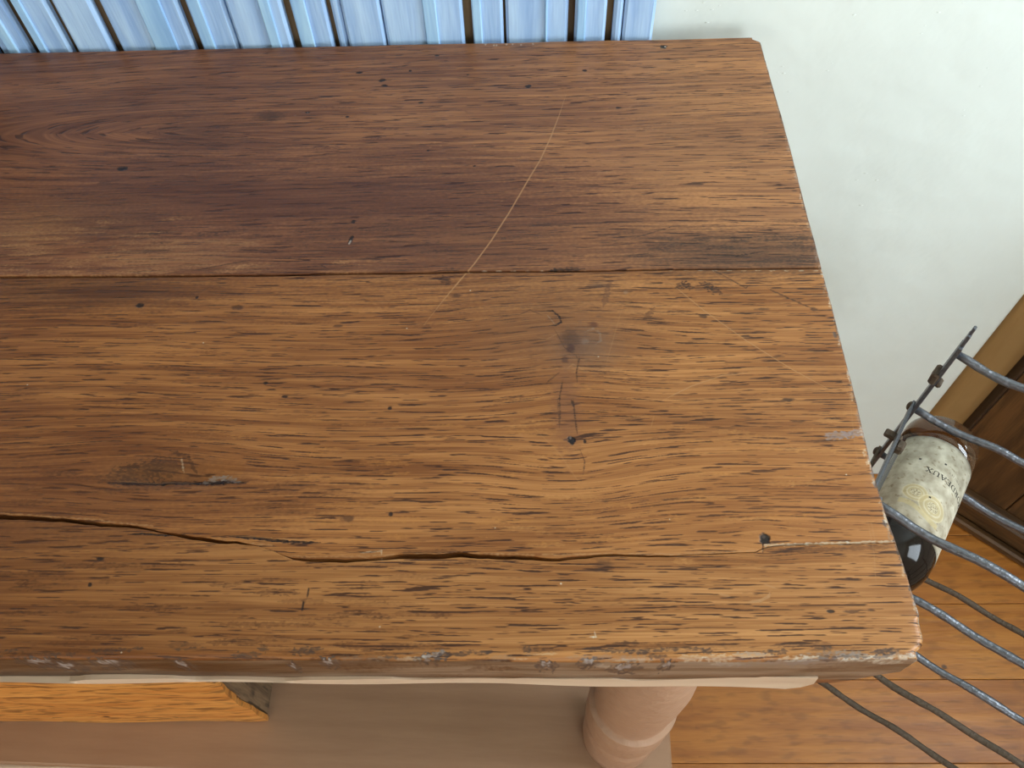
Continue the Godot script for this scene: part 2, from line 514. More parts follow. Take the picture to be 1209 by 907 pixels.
	stroke([Vector2(0.1984, -0.2632), Vector2(0.2110, -0.2643), Vector2(0.2260, -0.2661)], 0.00260, Color(0.56, 0.48, 0.46), 0.95, -0.20, 0.4, false)
	stroke([Vector2(0.2180, -0.2656), Vector2(0.2269, -0.2674)], 0.00080, white, 0.60, 0.00, 0.5, true)
	spot(Vector2(0.0285, -0.3464), Vector2(0.00638, 0.00696), brown, 0.35, -0.05, 0.90, 0.00, 0.40)
	spot(Vector2(0.0395, -0.3424), Vector2(0.01300, 0.01100), Color(0.40, 0.29, 0.22), 0.35, -0.03, 0.90, 0.00, 0.40)
	spot(Vector2(0.0288, -0.3373), Vector2(0.00290, 0.00348), Color(0.22, 0.13, 0.11), 0.55, -0.10, 0.70, 0.00, 0.40)
	spot(Vector2(0.0248, -0.3276), Vector2(0.00232, 0.00290), Color(0.25, 0.15, 0.12), 0.50, -0.10, 0.70, 0.00, 0.40)
	stroke([Vector2(0.0399, -0.3524), Vector2(0.0463, -0.3554), Vector2(0.0510, -0.3514), Vector2(0.0512, -0.3445), Vector2(0.0467, -0.3408)], 0.00080, grey, 0.35, 0.02, 0.6, true)
	stroke([Vector2(0.0091, -0.3686), Vector2(-0.0003, -0.3736), Vector2(-0.0085, -0.3689)], 0.00040, brown, 0.40, 0.00, 0.0, true)
	stroke([Vector2(0.0225, -0.3526), Vector2(0.0119, -0.3466), Vector2(0.0051, -0.3483)], 0.00040, tan, 0.30, 0.00, 0.0, true)
	stroke([Vector2(0.0252, -0.3195), Vector2(0.0302, -0.3238), Vector2(0.0383, -0.3179)], 0.00040, tan, 0.35, 0.00, 0.0, true)
	spot(Vector2(0.0465, -0.3593), Vector2(0.00348, 0.00232), Color(0.30, 0.15, 0.09), 0.50, -0.05, 0.70, 0.00, 0.40)
	spot(Vector2(0.0395, -0.3439), Vector2(0.00290, 0.00232), grey, 0.35, 0.00, 0.80, 0.00, 0.40)
	stroke([Vector2(0.0105, -0.3726), Vector2(0.0168, -0.3725), Vector2(0.0217, -0.3668), Vector2(0.0228, -0.3620), Vector2(0.0190, -0.3589), Vector2(0.0140, -0.3590)], 0.00070, black, 0.80, -0.25, 0.4, true)
	stroke([Vector2(0.0123, -0.3694), Vector2(0.0184, -0.3597)], 0.00040, grey, 0.60, 0.00, 0.3, true)
	stroke([Vector2(0.0165, -0.3582), Vector2(0.0200, -0.3504), Vector2(0.0246, -0.3388), Vector2(0.0329, -0.3312), Vector2(0.0349, -0.3223)], 0.00030, brown, 0.40, -0.10, 0.4, true)
	stroke([Vector2(0.0353, -0.3312), Vector2(0.0323, -0.3165), Vector2(0.0325, -0.3079)], 0.00050, brown, 0.60, -0.10, 0.4, true)
	stroke([Vector2(0.0225, -0.3109), Vector2(0.0197, -0.2954), Vector2(0.0197, -0.2749)], 0.00050, brown, 0.60, -0.10, 0.5, true)
	stroke([Vector2(0.0185, -0.2954), Vector2(0.0190, -0.2716)], 0.00035, black, 0.35, -0.10, 0.5, true)
	stroke([Vector2(0.0291, -0.2953), Vector2(0.0297, -0.2816), Vector2(0.0309, -0.2669)], 0.00060, brown, 0.60, -0.12, 0.5, true)
	stroke([Vector2(0.0279, -0.2939), Vector2(0.0294, -0.2884)], 0.00080, brown, 0.70, -0.20, 0.3, true)
	spot(Vector2(0.0267, -0.2617), Vector2(0.00244, 0.00302), black, 0.95, -0.50, 0.30, 0.00, 0.40)
	spot(Vector2(0.0262, -0.2637), Vector2(0.00081, 0.00116), grey, 0.60, 0.10, 0.40, 0.00, 0.40)
	spot(Vector2(0.0357, -0.2610), Vector2(0.00093, 0.00151), black, 0.80, -0.30, 0.40, 0.00, 0.40)
	stroke([Vector2(0.0321, -0.2552), Vector2(0.0350, -0.2456), Vector2(0.0335, -0.2363)], 0.00035, brown, 0.50, -0.10, 0.5, true)
	stroke([Vector2(0.0387, -0.2635), Vector2(0.0614, -0.2639)], 0.00045, brown, 0.70, -0.10, 0.4, true)
	stroke([Vector2(0.0228, -0.3217), Vector2(0.0144, -0.3219)], 0.00050, brown, 0.50, -0.05, 0.5, true)
	stroke([Vector2(0.0203, -0.3167), Vector2(0.0111, -0.3082)], 0.00050, brown, 0.50, -0.05, 0.5, true)
	stroke([Vector2(0.0384, -0.3186), Vector2(0.0562, -0.3155)], 0.00050, brown, 0.50, -0.05, 0.5, true)
	stroke([Vector2(0.0210, -0.3010), Vector2(0.0080, -0.2983)], 0.00050, brown, 0.50, -0.05, 0.5, true)
	spot(Vector2(-0.1434, -0.4478), Vector2(0.00151, 0.00464), black, 0.80, -0.35, 0.40, 0.25, 0.40)
	spot(Vector2(-0.1438, -0.4451), Vector2(0.00075, 0.00261), white, 0.70, 0.10, 0.50, 0.25, 0.40)
	spot(Vector2(-0.1436, -0.4675), Vector2(0.00151, 0.00209), black, 0.75, -0.20, 0.50, 0.00, 0.40)
	spot(Vector2(-0.1371, -0.6514), Vector2(0.00290, 0.00232), black, 0.80, -0.30, 0.50, 0.00, 0.40)
	spot(Vector2(-0.1340, -0.6437), Vector2(0.00290, 0.00151), black, 0.80, -0.30, 0.50, 0.00, 0.40)
	spot(Vector2(-0.1601, -0.6636), Vector2(0.00290, 0.00139), black, 0.80, -0.30, 0.50, 0.00, 0.40)
	spot(Vector2(-0.0870, -0.6876), Vector2(0.00232, 0.00116), black, 0.80, -0.30, 0.50, 0.00, 0.40)
	spot(Vector2(-0.1116, -0.6647), Vector2(0.00151, 0.00151), black, 0.80, -0.30, 0.50, 0.00, 0.40)
	spot(Vector2(0.0003, -0.6383), Vector2(0.00290, 0.00232), black, 0.80, -0.30, 0.50, 0.00, 0.40)
	spot(Vector2(0.0540, -0.6607), Vector2(0.00197, 0.00174), black, 0.80, -0.30, 0.50, 0.00, 0.40)
	spot(Vector2(-0.0980, -0.6179), Vector2(0.00232, 0.00116), black, 0.80, -0.30, 0.50, 0.00, 0.40)
	spot(Vector2(-0.0565, -0.6578), Vector2(0.00116, 0.00081), black, 0.80, -0.30, 0.50, 0.00, 0.40)
	spot(Vector2(-0.1640, -0.5995), Vector2(0.00151, 0.00139), black, 0.80, -0.30, 0.50, 0.00, 0.40)
	spot(Vector2(-0.2359, -0.6027), Vector2(0.01200, 0.00600), black, 0.35, -0.05, 1.00, 0.00, 0.40)
	spot(Vector2(-0.3537, -0.5360), Vector2(0.00406, 0.00261), black, 0.80, -0.30, 0.50, 0.00, 0.40)
	spot(Vector2(-0.2014, -0.6065), Vector2(0.00186, 0.00128), black, 0.80, -0.30, 0.50, 0.00, 0.40)
	spot(Vector2(-0.0877, -0.5521), Vector2(0.00116, 0.00087), black, 0.80, -0.30, 0.50, 0.00, 0.40)
	spot(Vector2(0.0821, -0.6055), Vector2(0.00232, 0.00116), black, 0.80, -0.30, 0.50, 0.00, 0.40)
	spot(Vector2(-0.0463, -0.5317), Vector2(0.00116, 0.00081), black, 0.80, -0.30, 0.50, 0.00, 0.40)
	spot(Vector2(0.1315, -0.6951), Vector2(0.00290, 0.00290), black, 0.95, -0.50, 0.35, 0.00, 0.40)
	spot(Vector2(0.1332, -0.6950), Vector2(0.00099, 0.00093), white, 0.90, 0.20, 0.40, 0.00, 0.40)  # white highlight on the hole, painted into the colour
	spot(Vector2(-0.2014, -0.6065), Vector2(0.00058, 0.00058), grey, 0.80, 0.10, 0.40, 0.00, 0.40)
	spot(Vector2(-0.2126, -0.6033), Vector2(0.00145, 0.00058), grey, 0.50, 0.00, 0.60, 0.00, 0.40)
	spot(Vector2(-0.0200, -0.7043), Vector2(0.00093, 0.00174), white, 0.60, 0.02, 0.60, 0.00, 0.40)
	spot(Vector2(-0.0299, -0.7033), Vector2(0.00093, 0.00174), white, 0.60, 0.02, 0.60, 0.00, 0.40)
	spot(Vector2(-0.0142, -0.7041), Vector2(0.00093, 0.00174), white, 0.60, 0.02, 0.60, 0.00, 0.40)
	spot(Vector2(-0.0059, -0.7025), Vector2(0.00093, 0.00174), white, 0.60, 0.02, 0.60, 0.00, 0.40)
	spot(Vector2(0.0057, -0.7034), Vector2(0.00093, 0.00174), white, 0.60, 0.02, 0.60, 0.00, 0.40)
	spot(Vector2(-0.0324, -0.7034), Vector2(0.00093, 0.00174), white, 0.60, 0.02, 0.60, 0.00, 0.40)
	spot(Vector2(-0.0407, -0.7050), Vector2(0.00093, 0.00174), white, 0.60, 0.02, 0.60, 0.00, 0.40)
	spot(Vector2(-0.0034, -0.6983), Vector2(0.01600, 0.00600), Color(0.42, 0.30, 0.25), 0.40, 0.00, 0.80, 0.00, 0.40)
	spot(Vector2(-0.0824, -0.5630), Vector2(0.00128, 0.00046), tan, 0.60, 0.00, 0.60, 0.00, 0.40)
	spot(Vector2(-0.0769, -0.5584), Vector2(0.00128, 0.00046), tan, 0.60, 0.00, 0.60, 0.00, 0.40)
	spot(Vector2(-0.0857, -0.5564), Vector2(0.00128, 0.00046), tan, 0.60, 0.00, 0.60, 0.00, 0.40)
	spot(Vector2(-0.0471, -0.5576), Vector2(0.00128, 0.00046), tan, 0.60, 0.00, 0.60, 0.00, 0.40)
	spot(Vector2(-0.0225, -0.4892), Vector2(0.00128, 0.00046), tan, 0.60, 0.00, 0.60, 0.00, 0.40)
	spot(Vector2(-0.0883, -0.5743), Vector2(0.00128, 0.00046), tan, 0.60, 0.00, 0.60, 0.00, 0.40)
	spot(Vector2(-0.0595, -0.5908), Vector2(0.00128, 0.00046), tan, 0.60, 0.00, 0.60, 0.00, 0.40)
	spot(Vector2(-0.0206, -0.5839), Vector2(0.00128, 0.00046), tan, 0.60, 0.00, 0.60, 0.00, 0.40)
	stroke([Vector2(0.1105, -0.3931), Vector2(0.1179, -0.3963), Vector2(0.1252, -0.3928)], 0.00240, brown, 0.60, -0.05, 0.8, true)
	stroke([Vector2(0.1296, -0.3977), Vector2(0.1367, -0.3934), Vector2(0.1447, -0.3867)], 0.00300, brown, 0.60, -0.05, 0.8, true)
	spot(Vector2(0.1281, -0.3659), Vector2(0.00290, 0.00174), brown, 0.60, -0.05, 0.60, 0.00, 0.40)
	stroke([Vector2(0.1792, -0.3919), Vector2(0.1933, -0.3817), Vector2(0.2100, -0.3710)], 0.00070, brown, 0.60, -0.10, 0.5, true)
	spot(Vector2(0.2100, -0.3710), Vector2(0.00232, 0.00174), brown, 0.50, -0.10, 0.60, 0.00, 0.40)
	stroke([Vector2(0.0617, -0.4023), Vector2(0.0549, -0.3759)], 0.00200, Color(0.34, 0.22, 0.15), 0.50, 0.00, 0.6, true)
	stroke([Vector2(0.0927, -0.3745), Vector2(0.0841, -0.3627)], 0.00200, brown, 0.40, 0.00, 0.6, true)
	stroke([Vector2(-0.0676, -0.4081), Vector2(-0.0619, -0.3994)], 0.00300, brown, 0.50, 0.00, 0.6, true)
	spot(Vector2(-0.0562, -0.3884), Vector2(0.00406, 0.00174), brown, 0.50, -0.03, 0.60, 0.00, 0.40)
	spot(Vector2(0.0724, -0.3896), Vector2(0.00174, 0.00174), grey, 0.40, 0.00, 0.60, 0.00, 0.40)
	spot(Vector2(0.0517, -0.3974), Vector2(0.00580, 0.00290), Color(0.42, 0.32, 0.26), 0.35, 0.00, 0.90, 0.00, 0.40)
	spot(Vector2(0.1768, -0.2921), Vector2(0.00464, 0.00139), black, 0.60, -0.10, 0.60, 0.00, 0.40)
	spot(Vector2(0.1563, -0.3468), Vector2(0.00348, 0.00116), black, 0.50, -0.10, 0.60, 0.00, 0.40)
	spot(Vector2(0.1727, -0.3716), Vector2(0.00522, 0.00116), black, 0.40, -0.10, 0.60, 0.00, 0.40)
	spot(Vector2(0.1436, -0.1910), Vector2(0.00325, 0.00325), black, 0.95, -0.50, 0.35, 0.00, 0.30)
	spot(Vector2(0.1433, -0.1921), Vector2(0.00128, 0.00104), grey, 0.35, 0.10, 0.50, 0.00, 0.40)
	stroke([Vector2(0.1421, -0.1882), Vector2(0.1411, -0.1822)], 0.00040, black, 0.80, -0.30, 0.3, false)
	stroke([Vector2(-0.2796, -0.2329), Vector2(-0.2672, -0.2331), Vector2(-0.2446, -0.2335), Vector2(-0.2221, -0.2336), Vector2(-0.2041, -0.2338), Vector2(-0.1879, -0.2318)], 0.00190, black, 0.90, -0.50, 0.3, true)  # the shadow line inside the gash, drawn into the colour
	stroke([Vector2(-0.2856, -0.2342), Vector2(-0.2688, -0.2390), Vector2(-0.2529, -0.2439), Vector2(-0.2329, -0.2437)], 0.00600, Color(0.25, 0.16, 0.10), 0.40, -0.05, 0.6, true)
	spot(Vector2(-0.2467, -0.2419), Vector2(0.03000, 0.00800), Color(0.24, 0.15, 0.10), 0.30, -0.05, 1.30, 0.00, 0.40)
	stroke([Vector2(-0.2204, -0.2336), Vector2(-0.2114, -0.2366), Vector2(-0.2046, -0.2366), Vector2(-0.1909, -0.2327)], 0.00170, grey, 0.75, 0.05, 0.7, true)
	stroke([Vector2(-0.2352, -0.2514), Vector2(-0.2316, -0.2406)], 0.00060, white, 0.50, 0.03, 0.5, true)
	stroke([Vector2(-0.2446, -0.2566), Vector2(-0.2306, -0.2513), Vector2(-0.2221, -0.2386)], 0.00120, brown, 0.50, -0.05, 0.5, true)
	stroke([Vector2(-0.2761, -0.2347), Vector2(-0.2211, -0.2342)], 0.00050, tan, 0.60, 0.05, 0.4, true)
	stroke([Vector2(-0.2572, -0.1964), Vector2(-0.2465, -0.1969), Vector2(-0.2326, -0.1957), Vector2(-0.2203, -0.1964)], 0.00060, black, 0.90, -0.50, 0.3, true)
	stroke([Vector2(-0.1918, -0.1948), Vector2(-0.1754, -0.1936), Vector2(-0.1534, -0.1906), Vector2(-0.1330, -0.1902)], 0.00090, black, 0.90, -0.50, 0.4, true)
	stroke([Vector2(-0.1919, -0.1954), Vector2(-0.1646, -0.1935), Vector2(-0.1374, -0.1911)], 0.00040, tan, 0.60, 0.05, 0.4, true)
	stroke([Vector2(-0.1042, -0.1800), Vector2(-0.0966, -0.1786), Vector2(-0.0830, -0.1788), Vector2(-0.0807, -0.1769)], 0.00060, tan, 0.80, 0.05, 0.5, true)
	stroke([Vector2(-0.1071, -0.1831), Vector2(-0.0940, -0.1847), Vector2(-0.0937, -0.1814)], 0.00050, white, 0.50, 0.05, 0.6, true)
	stroke([Vector2(-0.1545, -0.1812), Vector2(-0.1280, -0.1810), Vector2(-0.1016, -0.1809)], 0.00055, tan, 0.65, 0.06, 0.6, false)
	stroke([Vector2(-0.0990, -0.1814), Vector2(-0.0714, -0.1823), Vector2(-0.0438, -0.1833)], 0.00055, tan, 0.65, 0.06, 0.6, false)
	stroke([Vector2(-0.0438, -0.1827), Vector2(-0.0215, -0.1820), Vector2(0.0008, -0.1813)], 0.00055, tan, 0.65, 0.06, 0.6, false)
	stroke([Vector2(0.0060, -0.1813), Vector2(0.0451, -0.1814), Vector2(0.0841, -0.1814)], 0.00055, tan, 0.65, 0.06, 0.6, false)
	stroke([Vector2(0.0840, -0.1809), Vector2(0.1127, -0.1821), Vector2(0.1413, -0.1832)], 0.00055, tan, 0.65, 0.06, 0.6, false)
	stroke([Vector2(-0.3446, -0.2116), Vector2(-0.3104, -0.2090), Vector2(-0.2764, -0.2064)], 0.00055, tan, 0.65, 0.06, 0.6, false)
	stroke([Vector2(-0.2763, -0.2058), Vector2(-0.2593, -0.2039), Vector2(-0.2423, -0.2021)], 0.00055, tan, 0.65, 0.06, 0.6, false)
	stroke([Vector2(-0.2133, -0.1944), Vector2(-0.1884, -0.1914), Vector2(-0.1637, -0.1884)], 0.00055, tan, 0.65, 0.06, 0.6, false)
	stroke([Vector2(0.1434, -0.1865), Vector2(0.1679, -0.1872), Vector2(0.1939, -0.1879), Vector2(0.2252, -0.1890)], 0.00080, white, 0.60, 0.05, 0.6, false)
	stroke([Vector2(-0.0833, -0.1829), Vector2(-0.0439, -0.1844)], 0.00120, brown, 0.30, -0.02, 0.5, true)
	stroke([Vector2(0.1438, -0.1827), Vector2(0.2251, -0.1849)], 0.00120, brown, 0.30, -0.02, 0.5, true)
	spot(Vector2(0.0431, -0.1740), Vector2(0.00522, 0.00348), Color(0.26, 0.16, 0.10), 0.45, -0.05, 0.80, 0.00, 0.40)
	spot(Vector2(-0.0979, -0.2885), Vector2(0.00139, 0.00151), black, 0.75, -0.25, 0.50, 0.00, 0.40)
	spot(Vector2(-0.2978, -0.3825), Vector2(0.00290, 0.00232), black, 0.75, -0.25, 0.50, 0.00, 0.40)
	spot(Vector2(-0.2222, -0.3796), Vector2(0.00464, 0.00203), brown, 0.50, -0.25, 0.50, 0.00, 0.40)
	spot(Vector2(-0.1435, -0.3607), Vector2(0.00348, 0.00116), brown, 0.50, -0.25, 0.50, 0.00, 0.40)
	spot(Vector2(-0.1383, -0.1502), Vector2(0.00058, 0.00290), black, 0.75, -0.25, 0.50, 0.00, 0.40)
	spot(Vector2(-0.1364, -0.1585), Vector2(0.00058, 0.00290), black, 0.75, -0.25, 0.50, 0.00, 0.40)
	spot(Vector2(-0.1888, -0.3107), Vector2(0.00174, 0.00116), black, 0.75, -0.25, 0.50, 0.00, 0.40)
	spot(Vector2(-0.2558, -0.3901), Vector2(0.00116, 0.00139), black, 0.75, -0.25, 0.50, 0.00, 0.40)
	spot(Vector2(-0.0904, -0.2091), Vector2(0.00116, 0.00174), black, 0.75, -0.25, 0.50, 0.00, 0.40)
	spot(Vector2(-0.1178, -0.2064), Vector2(0.00406, 0.00203), brown, 0.50, -0.25, 0.50, 0.00, 0.40)
	spot(Vector2(-0.2699, -0.1802), Vector2(0.00232, 0.00093), black, 0.75, -0.25, 0.50, 0.00, 0.40)
	spot(Vector2(-0.2715, -0.1639), Vector2(0.00116, 0.00116), black, 0.75, -0.25, 0.50, 0.00, 0.40)
	spot(Vector2(0.1868, -0.1453), Vector2(0.00464, 0.00093), brown, 0.50, -0.25, 0.50, 0.00, 0.40)
	spot(Vector2(0.1745, -0.1454), Vector2(0.00232, 0.00093), black, 0.75, -0.25, 0.50, 0.00, 0.40)
	spot(Vector2(-0.1736, -0.2991), Vector2(0.00232, 0.00087), black, 0.75, -0.25, 0.50, 0.00, 0.40)
	spot(Vector2(-0.3609, -0.3114), Vector2(0.00052, 0.00052), white, 0.85, 0.05, 0.50, 0.00, 0.40)
	spot(Vector2(0.0486, -0.3302), Vector2(0.00052, 0.00052), white, 0.85, 0.05, 0.50, 0.00, 0.40)
	spot(Vector2(-0.0914, -0.3575), Vector2(0.00052, 0.00052), white, 0.85, 0.05, 0.50, 0.00, 0.40)
	spot(Vector2(-0.0236, -0.1994), Vector2(0.00052, 0.00052), white, 0.85, 0.05, 0.50, 0.00, 0.40)
	spot(Vector2(0.0865, -0.2044), Vector2(0.00052, 0.00052), white, 0.85, 0.05, 0.50, 0.00, 0.40)
	spot(Vector2(0.2038, -0.2348), Vector2(0.00052, 0.00052), white, 0.85, 0.05, 0.50, 0.00, 0.40)
	spot(Vector2(0.0169, -0.1630), Vector2(0.00052, 0.00052), white, 0.85, 0.05, 0.50, 0.00, 0.40)
	spot(Vector2(0.0347, -0.1310), Vector2(0.00052, 0.00052), white, 0.85, 0.05, 0.50, 0.00, 0.40)
	spot(Vector2(-0.0906, -0.1374), Vector2(0.00052, 0.00052), white, 0.85, 0.05, 0.50, 0.00, 0.40)
	spot(Vector2(-0.2409, -0.1231), Vector2(0.00052, 0.00052), white, 0.85, 0.05, 0.50, 0.00, 0.40)
	spot(Vector2(-0.0454, -0.3932), Vector2(0.00052, 0.00052), white, 0.85, 0.05, 0.50, 0.00, 0.40)
	spot(Vector2(-0.2410, -0.3465), Vector2(0.00052, 0.00052), white, 0.85, 0.05, 0.50, 0.00, 0.40)
	stroke([Vector2(0.0322, -0.1311), Vector2(0.0362, -0.1310), Vector2(0.0354, -0.1345)], 0.00040, white, 0.60, 0.00, 0.0, true)
	stroke([Vector2(-0.4179, -0.4147), Vector2(-0.4044, -0.4150)], 0.00100, tan, 0.55, 0.03, 0.5, true)
	stroke([Vector2(-0.4001, -0.4144), Vector2(-0.3867, -0.4147)], 0.00100, tan, 0.55, 0.03, 0.5, true)
	stroke([Vector2(-0.3824, -0.4141), Vector2(-0.3690, -0.4144)], 0.00100, tan, 0.55, 0.03, 0.5, true)
	stroke([Vector2(-0.3647, -0.4138), Vector2(-0.3513, -0.4141)], 0.00100, tan, 0.55, 0.03, 0.5, true)
	stroke([Vector2(-0.3471, -0.4135), Vector2(-0.3336, -0.4137)], 0.00100, tan, 0.55, 0.03, 0.5, true)
	stroke([Vector2(-0.3294, -0.4131), Vector2(-0.3160, -0.4134)], 0.00100, tan, 0.55, 0.03, 0.5, true)
	stroke([Vector2(-0.3118, -0.4128), Vector2(-0.2985, -0.4131)], 0.00100, tan, 0.55, 0.03, 0.5, true)
	stroke([Vector2(-0.2943, -0.4125), Vector2(-0.2809, -0.4128)], 0.00100, tan, 0.55, 0.03, 0.5, true)
	stroke([Vector2(-0.2767, -0.4122), Vector2(-0.2634, -0.4125)], 0.00100, tan, 0.55, 0.03, 0.5, true)
	stroke([Vector2(-0.2593, -0.4119), Vector2(-0.2459, -0.4121)], 0.00100, tan, 0.55, 0.03, 0.5, true)
	stroke([Vector2(-0.2418, -0.4116), Vector2(-0.2285, -0.4118)], 0.00100, tan, 0.55, 0.03, 0.5, true)
	stroke([Vector2(-0.2244, -0.4112), Vector2(-0.2111, -0.4115)], 0.00100, tan, 0.55, 0.03, 0.5, true)
	stroke([Vector2(-0.2070, -0.4109), Vector2(-0.1937, -0.4112)], 0.00100, tan, 0.55, 0.03, 0.5, true)
	stroke([Vector2(-0.1896, -0.4106), Vector2(-0.1763, -0.4109)], 0.00100, tan, 0.55, 0.03, 0.5, true)
	stroke([Vector2(-0.0823, -0.4118), Vector2(-0.0777, -0.4117)], 0.00050, white, 0.50, 0.03, 0.6, true)
	stroke([Vector2(-0.0711, -0.4116), Vector2(-0.0665, -0.4115)], 0.00050, white, 0.50, 0.03, 0.6, true)
	stroke([Vector2(-0.0599, -0.4114), Vector2(-0.0552, -0.4113)], 0.00050, white, 0.50, 0.03, 0.6, true)
	stroke([Vector2(-0.0486, -0.4112), Vector2(-0.0440, -0.4111)], 0.00050, white, 0.50, 0.03, 0.6, true)
	stroke([Vector2(-0.0375, -0.4131), Vector2(-0.0329, -0.4132)], 0.00050, white, 0.50, 0.03, 0.6, true)
	stroke([Vector2(-0.0263, -0.4129), Vector2(-0.0217, -0.4130)], 0.00050, white, 0.50, 0.03, 0.6, true)
	stroke([Vector2(-0.0151, -0.4127), Vector2(-0.0105, -0.4128)], 0.00050, white, 0.50, 0.03, 0.6, true)
	stroke([Vector2(-0.0039, -0.4125), Vector2(0.0007, -0.4126)], 0.00050, white, 0.50, 0.03, 0.6, true)
	stroke([Vector2(0.0072, -0.4123), Vector2(0.0118, -0.4124)], 0.00050, white, 0.50, 0.03, 0.6, true)
	stroke([Vector2(0.0184, -0.4121), Vector2(0.0230, -0.4122)], 0.00050, white, 0.50, 0.03, 0.6, true)
	stroke([Vector2(0.0295, -0.4119), Vector2(0.0341, -0.4120)], 0.00050, white, 0.50, 0.03, 0.6, true)
	stroke([Vector2(0.0407, -0.4117), Vector2(0.0452, -0.4118)], 0.00050, white, 0.50, 0.03, 0.6, true)
	stroke([Vector2(0.0518, -0.4115), Vector2(0.0564, -0.4116)], 0.00050, white, 0.50, 0.03, 0.6, true)
	stroke([Vector2(0.0629, -0.4113), Vector2(0.0675, -0.4114)], 0.00050, white, 0.50, 0.03, 0.6, true)
	stroke([Vector2(0.0740, -0.4111), Vector2(0.0785, -0.4112)], 0.00050, white, 0.50, 0.03, 0.6, true)
	stroke([Vector2(0.0850, -0.4109), Vector2(0.0896, -0.4110)], 0.00050, white, 0.50, 0.03, 0.6, true)
	stroke([Vector2(0.0961, -0.4107), Vector2(0.1007, -0.4108)], 0.00050, white, 0.50, 0.03, 0.6, true)
	stroke([Vector2(0.1071, -0.4105), Vector2(0.1117, -0.4106)], 0.00050, white, 0.50, 0.03, 0.6, true)
	stroke([Vector2(0.1182, -0.4103), Vector2(0.1227, -0.4104)], 0.00050, white, 0.50, 0.03, 0.6, true)
	stroke([Vector2(0.1292, -0.4101), Vector2(0.1337, -0.4102)], 0.00050, white, 0.50, 0.03, 0.6, true)
	stroke([Vector2(0.1402, -0.4099), Vector2(0.1448, -0.4100)], 0.00050, white, 0.50, 0.03, 0.6, true)
	stroke([Vector2(0.1512, -0.4097), Vector2(0.1557, -0.4098)], 0.00050, white, 0.50, 0.03, 0.6, true)
	stroke([Vector2(0.1622, -0.4095), Vector2(0.1667, -0.4096)], 0.00050, white, 0.50, 0.03, 0.6, true)
	stroke([Vector2(0.1731, -0.4093), Vector2(0.1777, -0.4094)], 0.00050, white, 0.50, 0.03, 0.6, true)
	stroke([Vector2(0.1841, -0.4091), Vector2(0.1886, -0.4092)], 0.00050, white, 0.50, 0.03, 0.6, true)
	stroke([Vector2(0.1950, -0.4089), Vector2(0.1996, -0.4090)], 0.00050, white, 0.50, 0.03, 0.6, true)
	stroke([Vector2(0.2060, -0.4087), Vector2(0.2105, -0.4088)], 0.00050, white, 0.50, 0.03, 0.6, true)
	stroke([Vector2(0.2169, -0.4085), Vector2(0.2214, -0.4086)], 0.00050, white, 0.50, 0.03, 0.6, true)
	stroke([Vector2(0.0098, -0.4101), Vector2(0.0197, -0.4134), Vector2(0.0427, -0.4138)], 0.00120, black, 0.60, -0.15, 0.5, true)
	stroke([Vector2(-0.2664, -0.4169), Vector2(-0.2427, -0.4226), Vector2(-0.2181, -0.4284)], 0.00060, brown, 0.60, -0.08, 0.4, true)
	stroke([Vector2(-0.1829, -0.4189), Vector2(-0.1630, -0.4203), Vector2(-0.1572, -0.4166)], 0.00060, brown, 0.60, -0.08, 0.4, true)
	stroke([Vector2(0.1293, -0.4271), Vector2(0.1619, -0.4247), Vector2(0.1856, -0.4296)], 0.00080, black, 0.50, -0.10, 0.4, true)
	stroke([Vector2(0.0811, -0.4442), Vector2(0.1126, -0.4565), Vector2(0.1195, -0.4582)], 0.00050, black, 0.40, -0.10, 0.4, true)
	stroke([Vector2(0.1392, -0.4120), Vector2(0.1634, -0.3921), Vector2(0.1671, -0.3954)], 0.00050, brown, 0.60, -0.08, 0.4, true)
	stroke([Vector2(-0.3082, -0.1175), Vector2(-0.2910, -0.1184), Vector2(-0.2733, -0.1179)], 0.00220, Color(0.30, 0.25, 0.23), 0.75, -0.15, 0.8, true)
	stroke([Vector2(-0.2998, -0.1184), Vector2(-0.2842, -0.1191)], 0.00100, Color(0.66, 0.62, 0.60), 0.80, 0.05, 0.8, true)
	stroke([Vector2(-0.2655, -0.1169), Vector2(-0.2509, -0.1178), Vector2(-0.2358, -0.1173)], 0.00220, Color(0.30, 0.25, 0.23), 0.75, -0.15, 0.8, true)
	stroke([Vector2(-0.2583, -0.1179), Vector2(-0.2451, -0.1185)], 0.00100, Color(0.66, 0.62, 0.60), 0.80, 0.05, 0.8, true)
	stroke([Vector2(-0.2147, -0.1163), Vector2(-0.2085, -0.1173), Vector2(-0.2019, -0.1168)], 0.00220, Color(0.30, 0.25, 0.23), 0.75, -0.15, 0.8, true)
	stroke([Vector2(-0.2117, -0.1173), Vector2(-0.2060, -0.1180)], 0.00100, Color(0.66, 0.62, 0.60), 0.80, 0.05, 0.8, true)
	stroke([Vector2(-0.1463, -0.1147), Vector2(-0.1430, -0.1157), Vector2(-0.1394, -0.1152)], 0.00220, Color(0.30, 0.25, 0.23), 0.75, -0.15, 0.8, true)
	stroke([Vector2(-0.1447, -0.1157), Vector2(-0.1417, -0.1164)], 0.00100, Color(0.66, 0.62, 0.60), 0.80, 0.05, 0.8, true)
	stroke([Vector2(-0.1259, -0.1166), Vector2(-0.1196, -0.1175), Vector2(-0.1132, -0.1170)], 0.00220, Color(0.30, 0.25, 0.23), 0.75, -0.15, 0.8, true)
	stroke([Vector2(-0.1228, -0.1175), Vector2(-0.1172, -0.1182)], 0.00100, Color(0.66, 0.62, 0.60), 0.80, 0.05, 0.8, true)
	stroke([Vector2(-0.0692, -0.1188), Vector2(-0.0610, -0.1197), Vector2(-0.0526, -0.1192)], 0.00220, Color(0.30, 0.25, 0.23), 0.75, -0.15, 0.8, true)
